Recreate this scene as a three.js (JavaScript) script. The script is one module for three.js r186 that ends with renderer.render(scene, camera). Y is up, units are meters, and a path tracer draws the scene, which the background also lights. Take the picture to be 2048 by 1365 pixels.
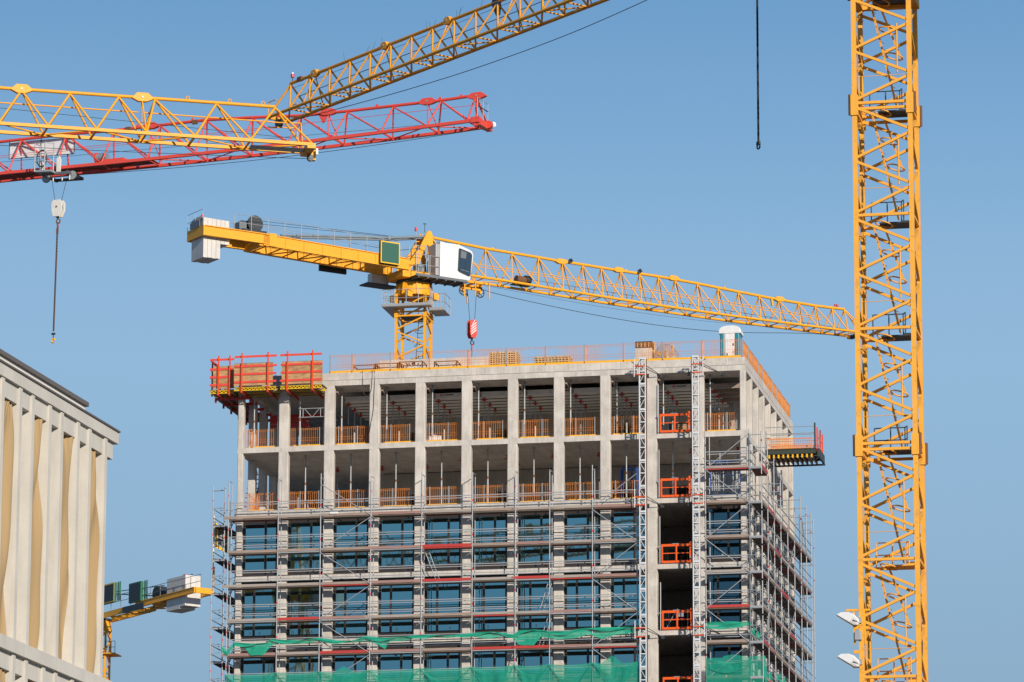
import * as THREE from 'three';
import { mergeGeometries } from 'three/addons/utils/BufferGeometryUtils.js';
import { RoundedBoxGeometry } from 'three/addons/geometries/RoundedBoxGeometry.js';

// ---------------------------------------------------------------- camera, sky, sun, exposure
const scene = new THREE.Scene();
const R = THREE.MathUtils.degToRad;
const camera = new THREE.PerspectiveCamera(2 * Math.atan(682.5 / 9000) * 180 / Math.PI, 1024 / 682, 1, 6000);
{
  const pitch = R(12.343), roll = R(0.193), cp = Math.cos(pitch), sp = Math.sin(pitch);
  camera.position.set(0, 1.7, 0);
  camera.up.set(-Math.sin(roll), Math.cos(roll) * cp, Math.cos(roll) * sp);
  camera.lookAt(0, 1.7 + sp * 100, -cp * 100);
}
const renderer = new THREE.WebGLRenderer({ antialias: true });
renderer.setSize(1024, 682);
renderer.toneMapping = THREE.LinearToneMapping;
renderer.toneMappingExposure = 1.0;
renderer.shadowMap.enabled = true;

{ // clear morning sky: pale blue haze low down, deeper blue above
  const stops = [[-90, .16, .16, .15], [-2, .22, .23, .23], [0, .36, .48, .58], [4, .29, .44, .58], [8, .265, .425, .585], [10, .282, .462, .650], [12, .290, .483, .695],
    [13.4, .262, .460, .688], [15, .205, .402, .648], [16.8, .155, .338, .595], [24, .090, .235, .48], [45, .055, .155, .36], [90, .038, .11, .28]];
  const w = 64, h = 1024, data = new Float32Array(w * h * 4);
  for (let y = 0; y < h; y++) {
    const el = ((y + .5) / h - .5) * 180;
    let k = 0; while (k < stops.length - 2 && stops[k + 1][0] < el) k++;
    const a = stops[k], b = stops[k + 1], t = Math.min(1, Math.max(0, (el - a[0]) / (b[0] - a[0])));
    for (let x = 0; x < w; x++) { const o = (y * w + x) * 4; for (let c = 0; c < 3; c++) data[o + c] = a[c + 1] + (b[c + 1] - a[c + 1]) * t; data[o + 3] = 1; }
  }
  const sky = new THREE.DataTexture(data, w, h, THREE.RGBAFormat, THREE.FloatType);
  sky.mapping = THREE.EquirectangularReflectionMapping; sky.magFilter = THREE.LinearFilter; sky.minFilter = THREE.LinearFilter; sky.needsUpdate = true;
  scene.background = sky; scene.environment = sky;
}
const YA = R(11.545);                                  // the tower under construction is turned by this much
const SUN_AZ = R(39), SUN_EL = R(20.5);                // from the facade normal towards its right-hand side; height
const sunDir = new THREE.Vector3(-Math.sin(YA) * Math.cos(SUN_AZ) + Math.cos(YA) * Math.sin(SUN_AZ), 0, Math.cos(YA) * Math.cos(SUN_AZ) + Math.sin(YA) * Math.sin(SUN_AZ));
sunDir.multiplyScalar(Math.cos(SUN_EL)); sunDir.y = Math.sin(SUN_EL);
const sun = new THREE.DirectionalLight(new THREE.Color().setRGB(1, .905, .78), 4.7);
sun.target.position.set(0, 50, -250); sun.position.copy(sun.target.position).addScaledVector(sunDir, 300);
sun.castShadow = true; sun.shadow.mapSize.set(4096, 4096);
Object.assign(sun.shadow.camera, { left: -120, right: 120, top: 120, bottom: -120, near: 1, far: 900 });
scene.add(sun, sun.target);

// ---------------------------------------------------------------- random numbers and noise
let seed = 1234567;
const rnd = () => { seed = (seed * 1664525 + 1013904223) >>> 0; return seed / 4294967296; };
const rr = (a, b) => a + (b - a) * rnd();
function hash(x, y, s) { let h = (x * 374761393 + y * 668265263 + s * 1442695041) | 0; h = Math.imul(h ^ (h >>> 13), 1274126177); return ((h ^ (h >>> 16)) >>> 0) / 4294967296; }
function vnoise(x, y, px, py, s) {
  const x0 = Math.floor(x), y0 = Math.floor(y), fx = x - x0, fy = y - y0, u = fx * fx * (3 - 2 * fx), v = fy * fy * (3 - 2 * fy);
  const m = (a, p) => ((a % p) + p) % p;
  const a = hash(m(x0, px), m(y0, py), s), b = hash(m(x0 + 1, px), m(y0, py), s), c = hash(m(x0, px), m(y0 + 1, py), s), d = hash(m(x0 + 1, px), m(y0 + 1, py), s);
  return a + (b - a) * u + (c - a) * v + (a - b - c + d) * u * v;
}
function fbm(x, y, px, py, s, oct = 4) { let f = 0, a = .5, t = 0; for (let o = 0; o < oct; o++) { f += a * vnoise(x, y, px, py, s + o); t += a; a *= .55; x *= 2; y *= 2; px *= 2; py *= 2; } return f / t; }
const enc = (c) => Math.round(255 * Math.min(1, Math.max(0, c <= .0031308 ? c * 12.92 : 1.055 * Math.pow(c, 1 / 2.4) - .055)));
function colorTex(n, fn, m = n) {      // fn(u, v) -> linear rgb
  const d = new Uint8Array(n * m * 4);
  for (let y = 0; y < m; y++) for (let x = 0; x < n; x++) { const c = fn(x / n, y / m), o = (y * n + x) * 4; d[o] = enc(c[0]); d[o + 1] = enc(c[1]); d[o + 2] = enc(c[2]); d[o + 3] = 255; }
  const t = new THREE.DataTexture(d, n, m); t.colorSpace = THREE.SRGBColorSpace; t.wrapS = t.wrapT = THREE.RepeatWrapping; t.magFilter = THREE.LinearFilter; t.minFilter = THREE.LinearMipmapLinearFilter; t.generateMipmaps = true; t.needsUpdate = true;
  return t;
}
function greyTex(n, fn) {
  const d = new Uint8Array(n * n * 4);
  for (let y = 0; y < n; y++) for (let x = 0; x < n; x++) { const c = Math.round(255 * Math.min(1, Math.max(0, fn(x / n, y / n)))), o = (y * n + x) * 4; d[o] = d[o + 1] = d[o + 2] = c; d[o + 3] = 255; }
  const t = new THREE.DataTexture(d, n, n); t.wrapS = t.wrapT = THREE.RepeatWrapping; t.magFilter = THREE.LinearFilter; t.needsUpdate = true; return t;
}
const scl = (c, k) => [c[0] * k, c[1] * k, c[2] * k];
const mix = (a, b, t) => [a[0] + (b[0] - a[0]) * t, a[1] + (b[1] - a[1]) * t, a[2] + (b[2] - a[2]) * t];
const sstep = (a, b, x) => { const t = Math.min(1, Math.max(0, (x - a) / (b - a))); return t * t * (3 - 2 * t); };

// ---------------------------------------------------------------- materials
const col = (r, g, b) => new THREE.Color().setRGB(r, g, b);
const std = (c, roughness = .6, metalness = 0, extra = {}) => new THREE.MeshStandardMaterial({ color: col(...c), roughness, metalness, ...extra });
// site-cast concrete: cloudy grey, formwork stains, blow holes (one tile = 4 m)
const concreteMap = colorTex(512, (u, v) => {
  const big = fbm(u * 5, v * 5, 5, 5, 11, 4), fine = fbm(u * 64, v * 64, 64, 64, 12, 3), streak = fbm(u * 40, v * 4, 40, 4, 13, 3);
  let c = scl([.60, .550, .490], .74 + .34 * big + .14 * (fine - .5) + .32 * (streak - .5));
  const hole = vnoise(u * 160, v * 160, 160, 160, 17); if (hole > .962) c = scl(c, .66);
  const pale = sstep(.6, .75, fbm(u * 7, v * 9, 7, 9, 19, 3)); return mix(c, [.66, .62, .56], pale * .35);
});
const concreteBump = greyTex(256, (u, v) => .5 + .5 * (fbm(u * 40, v * 40, 40, 40, 31, 4) - .5));
const M = {};
M.concrete = new THREE.MeshStandardMaterial({ map: concreteMap, bumpMap: concreteBump, bumpScale: .008, roughness: .9 });
M.shadedConcrete = new THREE.MeshStandardMaterial({ roughness: .92, map: colorTex(256, (u, v) => scl([.40, .375, .345], .78 + .3 * fbm(u * 5, v * 5, 5, 5, 41, 4) + .25 * (fbm(u * 30, v * 4, 30, 4, 43, 3) - .5))) });  // darker copy of the concrete: shade of the interior put into the colour
M.precast = new THREE.MeshStandardMaterial({
  roughness: .88, map: colorTex(512, (u, v) => {
    const big = fbm(u * 4, v * 3, 4, 3, 51, 5), fine = fbm(u * 90, v * 90, 90, 90, 52, 2), st = fbm(u * 22, v * 3, 22, 3, 53, 4);
    let c = scl([.60, .565, .50], .84 + .20 * big + .07 * (fine - .5) + .14 * (st - .5));
    const blot = sstep(.66, .78, fbm(u * 9, v * 9, 9, 9, 57, 3)); return mix(c, [.50, .45, .37], blot * .22);
  })
});
const paint = (c, dirt = .25, s = 71, rough = .45) => new THREE.MeshStandardMaterial({
  roughness: rough, map: colorTex(256, (u, v) => {
    const a = fbm(u * 6, v * 6, 6, 6, s, 4), g = fbm(u * 50, v * 50, 50, 50, s + 3, 3);
    let k = scl(c, .92 + .16 * (a - .5) + .08 * (g - .5));
    const rust = sstep(.64, .74, fbm(u * 16, v * 16, 16, 16, s + 7, 4)); return mix(k, [.16, .075, .03], rust * dirt);
  })
});
M.yellow = paint([.84, .37, .028], .30, 71, .6);           // weathered crane yellow
M.amber = paint([.91, .40, .010], .10, 81, .55);       // newer, deeper crane yellow
M.mastYellow = paint([.88, .41, .040], .20, 91, .6);
M.red = paint([.78, .080, .052], .12, 101);
M.formRed = paint([.56, .035, .028], .18, 111, .5);
M.orangeRed = paint([.82, .085, .012], .12, 121, .45);
M.gateOrange = paint([.88, .115, .008], .08, 131, .4);
M.gridOrange = std([.90, .29, .02], .55);
M.toeYellow = paint([.88, .43, .008], .10, 141, .5);
M.girderYellow = paint([.80, .52, .01], .12, 151, .5);
M.galv = paint([.40, .415, .43], .12, 161, .5); M.galv.metalness = .3;
M.hoist = paint([.66, .68, .70], .06, 165, .5); M.shadedGreySteel = std([.16, .175, .185], .5, .4);  // galvanised steel with shade put into its colour, also for grey machine parts
M.blackSteel = std([.045, .050, .055], .5, .3);
M.steelBlue = paint([.22, .27, .31], .15, 171, .5);
M.blackRope = std([.02, .021, .024], .6);
M.rust = paint([.17, .075, .035], .6, 181, .8);
M.brownSteel = paint([.075, .036, .02], .5, 185, .8);
M.white = paint([.80, .80, .79], .03, 191, .35);
M.offWhite = paint([.78, .75, .69], .22, 201, .5);
M.cwt = new THREE.MeshStandardMaterial({ roughness: .9, map: colorTex(256, (u, v) => scl([.64, .61, .57], .86 + .26 * fbm(u * 6, v * 5, 6, 5, 211, 4) - .1 * fbm(u * 40, v * 5, 40, 5, 213, 2))) });
M.ply = new THREE.MeshStandardMaterial({ roughness: .8, map: colorTex(256, (u, v) => { const g = fbm(u * 7, v * 16, 7, 16, 221, 4), b = fbm(u * 4, v * 4, 4, 4, 223, 4); return scl(mix([.50, .30, .135], [.36, .21, .095], sstep(.4, .7, g)), .72 + .5 * b); }) });
M.wood = new THREE.MeshStandardMaterial({ roughness: .88, map: colorTex(256, (u, v) => { const g = fbm(u * 6, v * 60, 6, 60, 231, 4), b = fbm(u * 5, v * 5, 5, 5, 233, 4); return scl(mix([.40, .31, .255], [.24, .18, .145], g), .72 + .55 * b); }) });
M.woodGrey = new THREE.MeshStandardMaterial({ roughness: .9, map: colorTex(256, (u, v) => { const g = fbm(u * 6, v * 60, 6, 60, 241, 4), b = fbm(u * 5, v * 5, 5, 5, 243, 4); return scl(mix([.43, .375, .33], [.27, .225, .195], g), .72 + .55 * b); }) });
M.woodPink = new THREE.MeshStandardMaterial({ roughness: .9, map: colorTex(256, (u, v) => { const g = fbm(u * 6, v * 60, 6, 60, 246, 4), b = fbm(u * 5, v * 5, 5, 5, 247, 4); return scl(mix([.40, .255, .225], [.25, .13, .11], g), .72 + .55 * b); }) });
M.woodNew = new THREE.MeshStandardMaterial({ roughness: .85, map: colorTex(256, (u, v) => scl([.58, .43, .25], .7 + .5 * fbm(u * 5, v * 40, 5, 40, 251, 4))) });
M.boardRed = paint([.50, .042, .034], .22, 261, .6);
M.darkDeck = new THREE.MeshStandardMaterial({ roughness: .9, map: colorTex(256, (u, v) => scl([.135, .10, .078], .7 + .6 * fbm(u * 5, v * 50, 5, 50, 271, 4))) });  // board colour darkened throughout, for decks and plywood rims
M.deckRed = std([.19, .038, .03], .8);
M.frameBrown = std([.040, .029, .024], .42, .2);
M.frameBlack = std([.018, .017, .018], .5);
M.glass = new THREE.MeshStandardMaterial({ color: col(.205, .39, .43), metalness: 1, roughness: .02, bumpMap: greyTex(128, (u, v) => fbm(u * 4, v * 2, 4, 2, 281, 2)), bumpScale: .0004 });
M.dimGlass = new THREE.MeshStandardMaterial({ color: col(.075, .14, .17), metalness: 1, roughness: .03 });  // darker copy of the glass, a dimmer reflection put into its tint
M.net = new THREE.MeshStandardMaterial({ color: col(.002, .315, .205), roughness: .8, side: THREE.DoubleSide, transparent: true, opacity: .6 });
M.netFold = new THREE.MeshStandardMaterial({ color: col(.004, .33, .205), roughness: .8, side: THREE.DoubleSide, transparent: true, opacity: .88 });
M.redBand = std([.75, .02, .045], .5);
M.beacon = std([.62, .008, .03], .3);
M.blue = paint([.012, .10, .42], .08, 291, .45);
M.teal = std([.02, .205, .27], .4);
M.signGreen = std([.018, .105, .072], .6);
M.signBlack = std([.012, .02, .024], .5);
M.frameGreen = paint([.02, .15, .075], .1, 301, .5);
M.signYellow = std([.85, .50, .01], .45);
M.curtain = new THREE.MeshStandardMaterial({ roughness: .85, side: THREE.DoubleSide, map: colorTex(256, (u, v) => scl([.385, .262, .128], .90 + .2 * fbm(u * 90, v * 3, 90, 3, 311, 3))) });
M.coping = std([.13, .11, .095], .6);
M.plaster = std([.74, .70, .63], .85);
M.greenSteel = paint([.030, .045, .036], .25, 321, .55);
M.ceilPanel = paint([.80, .78, .73], .10, 331, .6);
M.tarp = new THREE.MeshPhysicalMaterial({ color: col(.36, .32, .30), roughness: .35, side: THREE.DoubleSide, transparent: true, opacity: .38 });
M.film = new THREE.MeshPhysicalMaterial({ color: col(.75, .77, .80), roughness: .4, side: THREE.DoubleSide, transparent: true, opacity: .42 });
M.bag = std([.70, .64, .58], .8);
M.lampGlass = std([.20, .16, .11], .15, .6);
M.sticker = std([.42, .66, .55], .6);

// ---------------------------------------------------------------- building blocks
const V = (x, y, z) => new THREE.Vector3(x, y, z);
const names = {};
const numbered = (n) => { const k = names[n] = (names[n] ?? -1) + 1; return k ? n + '_' + String(k).padStart(3, '0') : n; };
function addTo(parent, m) { m.castShadow = m.receiveShadow = true; parent.add(m); return m; }
function thing(name, label, category, pos = [0, 0, 0], ry = 0, group) {
  const o = new THREE.Group(); o.name = numbered(name); o.position.set(...pos); o.rotation.y = ry; o.userData = { label, category };
  if (group) o.userData.group = group;
  scene.add(o); return o;
}
const grp = (parent, name, pos = [0, 0, 0], ry = 0) => { const o = new THREE.Group(); o.name = name; o.position.set(...pos); o.rotation.y = ry; parent.add(o); return o; };
const UC = new THREE.CylinderGeometry(1, 1, 1, 8), UC12 = new THREE.CylinderGeometry(1, 1, 1, 20), UB = new THREE.BoxGeometry(1, 1, 1);
const YUP = V(0, 1, 0);
function rod(parent, name, a, b, r, m, geo = UC) {
  const A = V(...a), B = V(...b), d = B.clone().sub(A), L = d.length(), o = new THREE.Mesh(geo, m);
  o.name = name; o.position.copy(A).addScaledVector(d, .5); o.quaternion.setFromUnitVectors(YUP, d.divideScalar(L)); o.scale.set(r, L, r);
  return addTo(parent, o);
}
const mtx = new THREE.Matrix4();
function bar(parent, name, a, b, w, h, m, up = YUP) {            // square section: w sideways, h along "up"
  const A = V(...a), B = V(...b), d = B.clone().sub(A), L = d.length(); d.divideScalar(L);
  let x = V(0, 0, 0).crossVectors(up, d); if (x.lengthSq() < 1e-6) x.set(1, 0, 0); x.normalize();
  const y = V(0, 0, 0).crossVectors(d, x), o = new THREE.Mesh(UB, m);
  o.name = name; o.position.copy(A).add(B).multiplyScalar(.5); o.quaternion.setFromRotationMatrix(mtx.makeBasis(x, y, d)); o.scale.set(w, h, L);
  return addTo(parent, o);
}
function box(parent, name, c, s, m, ry = 0) { const o = new THREE.Mesh(UB, m); o.name = name; o.position.set(...c); o.scale.set(...s); o.rotation.y = ry; return addTo(parent, o); }
function mesh(parent, name, g, m, pos = [0, 0, 0], ry = 0) { const o = new THREE.Mesh(g, m); o.name = name; o.position.set(...pos); o.rotation.y = ry; return addTo(parent, o); }
// a box with texture coordinates in metres (tile = metres per repeat), each with its own patch of the texture
function boxM(w, h, d, tile = 4, turn = false) {
  const g = new THREE.BoxGeometry(w, h, d), uv = g.attributes.uv, ou = rnd(), ov = rnd(), S = [[d, h], [d, h], [w, d], [w, d], [w, h], [w, h]];
  for (let f = 0; f < 6; f++) for (let k = 0; k < 4; k++) {
    const i = f * 4 + k, a = uv.getX(i) * S[f][0] / tile, b = uv.getY(i) * S[f][1] / tile;
    turn ? uv.setXY(i, b + ou, a + ov) : uv.setXY(i, a + ou, b + ov);
  }
  return g;
}
const cbox = (parent, name, c, s, m = M.concrete, tile = 4) => mesh(parent, name, boxM(s[0], s[1], s[2], tile), m, c);
// upright prism with chamfered corners and metre uv
function prism(w, h, d, ch = .03, tile = 4) {
  const a = w / 2, b = d / 2, p = [[-a + ch, b], [a - ch, b], [a, b - ch], [a, -b + ch], [a - ch, -b], [-a + ch, -b], [-a, -b + ch], [-a, b - ch]], pos = [], nor = [], uv = [], idx = [];
  let run = rnd() * 9; const ov = rnd() * 9;
  for (let i = 0; i < 8; i++) {
    const P = p[i], Q = p[(i + 1) % 8], dx = Q[0] - P[0], dz = Q[1] - P[1], L = Math.hypot(dx, dz), n = [-dz / L, 0, dx / L], o = pos.length / 3;
    const s = (n[0] * (P[0] + Q[0]) + n[2] * (P[1] + Q[1])) < 0 ? -1 : 1;
    pos.push(P[0], -h / 2, P[1], Q[0], -h / 2, Q[1], Q[0], h / 2, Q[1], P[0], h / 2, P[1]);
    for (let k = 0; k < 4; k++) nor.push(n[0] * s, 0, n[2] * s);
    uv.push(run / tile, ov, (run + L) / tile, ov, (run + L) / tile, ov + h / tile, run / tile, ov + h / tile); run += L;
    idx.push(o, o + 1, o + 2, o, o + 2, o + 3);
  }
  for (const y of [-h / 2, h / 2]) { const o = pos.length / 3; for (const q of p) { pos.push(q[0], y, q[1]); nor.push(0, Math.sign(y), 0); uv.push(q[0] / tile, q[1] / tile); } for (let k = 1; k < 7; k++) y > 0 ? idx.push(o, o + k, o + k + 1) : idx.push(o, o + k + 1, o + k); }
  const g = new THREE.BufferGeometry(); g.setAttribute('position', new THREE.Float32BufferAttribute(pos, 3)); g.setAttribute('normal', new THREE.Float32BufferAttribute(nor, 3)); g.setAttribute('uv', new THREE.Float32BufferAttribute(uv, 2)); g.setIndex(idx); return g;
}
function extr(pts, depth, bevel = 0) {          // outline in x-y pushed along z, centred on z = 0
  const s = new THREE.Shape(pts.map((p) => new THREE.Vector2(...p)));
  const g = new THREE.ExtrudeGeometry(s, { depth, bevelEnabled: bevel > 0, bevelSize: bevel, bevelThickness: bevel, bevelSegments: 2 }); g.translate(0, 0, -depth / 2); return g;
}
function tube(parent, name, pts, r, m, seg = 24, rad = 6) { return mesh(parent, name, new THREE.TubeGeometry(new THREE.CatmullRomCurve3(pts.map((p) => V(...p))), seg, r, rad), m); }
function merged(parent, name, list, m) { const o = mesh(parent, name, mergeGeometries(list), m); o.userData.kind = 'stuff'; return o; }   // thin wires, rungs and chain links joined into one part
function rodGeo(a, b, r, seg = 5) { const A = V(...a), d = V(...b).sub(A), L = d.length(), g = new THREE.CylinderGeometry(r, r, L, seg, 1, true); g.applyQuaternion(new THREE.Quaternion().setFromUnitVectors(YUP, d.clone().divideScalar(L))); const c = A.addScaledVector(d, .5); g.translate(c.x, c.y, c.z); return g; }
const ORD = ['first', 'second', 'third', 'fourth', 'fifth', 'sixth', 'seventh', 'eighth', 'ninth', 'tenth', 'eleventh', 'twelfth'];

// ---------------------------------------------------------------- the ground
{
  const t = colorTex(256, (u, v) => scl([.115, .105, .095], .75 + .5 * fbm(u * 6, v * 6, 6, 6, 401, 5))); t.repeat.set(300, 300);  // ground colour darkened to weaken the light it bounces upwards
  const g = mesh(scene, 'ground', new THREE.PlaneGeometry(6000, 6000), new THREE.MeshStandardMaterial({ map: t, roughness: .95 })); g.rotation.x = -Math.PI / 2; g.userData = { kind: 'structure', label: 'ground of the building site, coloured dark to cut bounced light', category: 'ground' };
}

// ---------------------------------------------------------------- frame of the tower: u along the front, v up, w into the depth
const TO = [-16.2797, 0, -262.2366], cU = Math.cos(YA), sU = Math.sin(YA);
const BW = (u, v, w) => [TO[0] + u * cU + w * sU, v, TO[2] + u * sU - w * cU];   // world position
const bthing = (name, label, category, u, v, w, group) => thing(name, label, category, BW(u, v, w), -YA, group);
const TW = 30.48, TD = 20.1;
const COLU = [.17, 2.80, 5.572, 8.317, 11.09, 13.88, 16.65, 19.41, 22.178, 24.943, 27.72, 30.31];   // column centres along the front
const COLW = [.2, 2.68, 5.16, 7.64, 10.12, 12.6, 15.08, 17.56, 19.9];                                    // and along the sides
const LV = [56.84, 52.51, 48.68, 44.81, 40.93, 37.05, 33.17];                                               // floor levels, roof first
// ---------------------------------------------------------------- the tower
{
  const T = thing('concrete_tower', 'grey concrete tower under construction with open upper storeys and glazed lower ones', 'building', TO, -YA);
  const part = (n, c, s, m) => cbox(T, n, [c[0], c[1], -c[2]], s, m);
  const span = (u0, u1) => [(u0 + u1) / 2, u1 - u0];
  for (let f = 0; f < 6; f++) {
    const top = LV[f], floor = LV[f + 1], under = f === 0 ? 56.07 : top - .32, h = under - floor, vy = (under + floor) / 2;
    COLU.forEach((u, i) => { const corner = i === 0 || i === 11; mesh(T, 'column', prism(corner ? .34 : .60, h, .46, .035), M.concrete, [u, vy, -.235]); });
    for (const side of [0, 1]) COLW.slice(1).forEach((w) => mesh(T, 'column', prism(.44, h, w > 19 ? .40 : .52, .03), M.concrete, [side ? TW - .225 : .225, vy, -w]));
    if (f < 2) COLU.slice(1, 11).forEach((u, i) => { if (i % 2 === 0) mesh(T, 'column', prism(.6, h, .4, .03), M.shadedConcrete, [u, vy, -TD + .22]); });
    // floor slab and its edge beams
    if (f > 0) {
      part('floor_slab', [TW / 2, top - .155, TD / 2], [TW - .5, .29, TD - .5], f < 3 ? M.concrete : M.shadedConcrete);
      const cuts = [0, 5.572, 11.09 + (f % 2) * 2.79, 19.41, 24.943, TW];
      for (let k = 0; k < 5; k++) { const [c, w] = span(cuts[k] + .003, cuts[k + 1] - .003); part('edge_beam', [c, top - .16, .15], [w, .32, .30]); }
      for (const u of [.15, TW - .15]) { part('edge_beam', [u, top - .16, 5.2], [.30, .32, 9.78]); part('edge_beam', [u, top - .16, 15.05], [.30, .32, 9.9]); }
      part('edge_beam', [TW / 2, top - .16, TD - .1], [TW - .62, .32, .2]);
    }
  }
  // roof: lower beam course, recessed joint, upper upstand course with vertical joints
  part('roof_slab', [TW / 2, 56.64, TD / 2], [TW - .9, .36, TD - .9], M.shadedConcrete); part('drop_band', [TW / 2, 56.27, 1.28], [TW - .94, .38, 1.64], M.concrete);
  const cutsA = [0, 6.6, 12.1, 17.2, 21.9, 26.2, TW], cutsB = [0, 9.7, 14.5, 18.6, 23.1, 29.35, TW];
  for (let k = 0; k < 6; k++) {
    let [c, w] = span(cutsA[k] + .004, cutsA[k + 1] - .004); part('roof_beam', [c, 56.228, .225], [w, .316, .45]);
    [c, w] = span(cutsB[k] + .006, cutsB[k + 1] - .006); part('roof_upstand', [c, 56.622, .22], [w, .436, .46]);
  }
  for (const u of [.225, TW - .225]) for (let k = 0; k < 4; k++) {
    const w0 = .455 + k * 4.91, w1 = w0 + 4.9; part('roof_beam', [u, 56.228, (w0 + w1) / 2], [.45, .316, w1 - w0]); part('roof_upstand', [u, 56.622, (w0 + w1) / 2], [.462, .436, w1 - w0]);
  }
  part('roof_beam', [TW / 2, 56.228, TD - .2], [TW - .96, .316, .4]); part('roof_upstand', [TW / 2, 56.622, TD - .2], [TW - .96, .436, .4]);
  // core with doorways, seen through the open storeys
  for (let f = 0; f < 5; f++) {
    const top = LV[f] - .35, fl = LV[f + 1], h = top - fl;
    const walls = [[6.4, 8.6], [9.9, 14.0], [15.3, 21.2], [22.5, 24.6], [25.9, 28.6]];
    for (const [a, b] of walls) part('core_wall', [(a + b) / 2, fl + h / 2, 8.15], [b - a, h, .3], M.shadedConcrete);
    for (let k = 0; k < 4; k++) part('core_wall', [(walls[k][1] + walls[k + 1][0]) / 2, fl + 2.2 + (h - 2.2) / 2, 8.15], [walls[k + 1][0] - walls[k][1], h - 2.2, .296], M.shadedConcrete);
    part('core_wall', [6.55, fl + h / 2, 11.7], [.3, h, 6.8], M.shadedConcrete); part('core_wall', [28.45, fl + h / 2, 11.7], [.3, h, 6.8], M.shadedConcrete);
    part('core_wall', [17.5, fl + h / 2, 15.2], [22.2, h, .3], M.shadedConcrete);
  }
  part('core_upstand', [10.75, 57.83, 6.2], [7.1, 1.98, .3]); part('core_upstand', [7.35, 57.83, 9.2], [.3, 1.9, 5.6]);
  mesh(T, 'sleeve_hole', new THREE.CylinderGeometry(.11, .11, .02, 12).rotateX(Math.PI / 2), M.frameBlack, [9.3, 58.55, -6.045]);
  // glazing: dark frames with two panes of unequal width, set back between the columns
  const edge = (i) => [COLU[i] + (i === 0 ? .17 : .30), COLU[i + 1] - (i === 10 ? .17 : .30)];
  for (let f = 2; f < 6; f++) for (let i = 0; i < 11; i++) {
    if (i === 9) continue;
    const [u0, u1] = edge(i), fl = LV[f + 1], top = LV[f] - .32, h = top - fl, W = u1 - u0 - .004;
    const g = grp(T, 'window', [(u0 + u1) / 2, fl, -.36]);
    const wide = f % 2 === 0, mx = W * (wide ? .14 : -.16), y0 = .36, y1 = h - .40, x0 = -W / 2 + .15, x1 = W / 2 - .15;
    box(g, 'frame', [0, y0 / 2, 0], [W, y0, .12], M.frameBrown); box(g, 'frame', [0, (h + y1) / 2, 0], [W, h - y1, .12], M.frameBrown);
    box(g, 'frame', [(-W / 2 + x0) / 2, (y0 + y1) / 2, 0], [x0 + W / 2, y1 - y0 - .002, .11], M.frameBlack); box(g, 'frame', [(W / 2 + x1) / 2, (y0 + y1) / 2, 0], [W / 2 - x1, y1 - y0 - .002, .11], M.frameBlack);
    box(g, 'mullion', [mx, (y0 + y1) / 2, .01], [.12, y1 - y0 - .002, .13], M.frameBrown);
    for (const [a, b] of [[x0, mx - .06], [mx + .06, x1]]) {
      const p = new THREE.Mesh(new THREE.PlaneGeometry(b - a - .002, y1 - y0 - .002), i === 10 ? M.dimGlass : M.glass); p.name = 'pane'; p.position.set((a + b) / 2, (y0 + y1) / 2, .012); p.rotation.set(rr(-.0025, .0025), rr(-.004, .004), 0); addTo(g, p);
    }
    box(g, 'head_rail', [0, h - .04, .075], [W - .1, .06, .03], M.blackSteel);
    if ((i * 7 + f * 3) % 4 < 2) box(g, 'sticker', [x0 + .35 + .5 * ((i * 5 + f) % 3), y0 + .16, .03], [.09, .14, .012], M.sticker);
    if ((i + f) % 3 === 0) box(g, 'sticker', [mx + .35, y0 + .16, .03], [.08, .13, .012], M.sticker);
  }
  for (let f = 2; f < 6; f++) for (let k = 0; k < 8; k++) {
    const w0 = COLW[k] + .27, w1 = COLW[k + 1] - .27, fl = LV[f + 1], h = LV[f] - .32 - fl, W = w1 - w0 - .004;
    for (const side of [1, 0]) {
      const g = grp(T, 'window', [side ? TW - .13 : .13, fl, -(w0 + w1) / 2], Math.PI / 2);
      box(g, 'frame', [0, .16, 0], [W, .32, .1], M.frameBrown); box(g, 'frame', [0, h - .19, 0], [W, .38, .1], M.frameBrown);
      box(g, 'mullion', [-.1, h / 2, 0], [.1, h - .71, .09], M.frameBrown);
      const p = new THREE.Mesh(new THREE.PlaneGeometry(W, h - .70), M.dimGlass); p.name = 'pane'; p.position.set(0, h / 2 - .03, side ? .02 : -.02); p.rotation.y = side ? 0 : Math.PI; addTo(g, p);
    }
  }
  // storeys below the picture, kept plain
  part('lower_body', [TW / 2, LV[6] / 2 - .02, TD / 2], [TW - 1, LV[6] - .04, TD - 1], M.shadedConcrete);
  for (const u of COLU) mesh(T, 'column', prism(u < 1 || u > 30 ? .34 : .6, LV[6] - .34, .46, .035), M.concrete, [u, (LV[6] - .34) / 2, -.235]);
}

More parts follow.
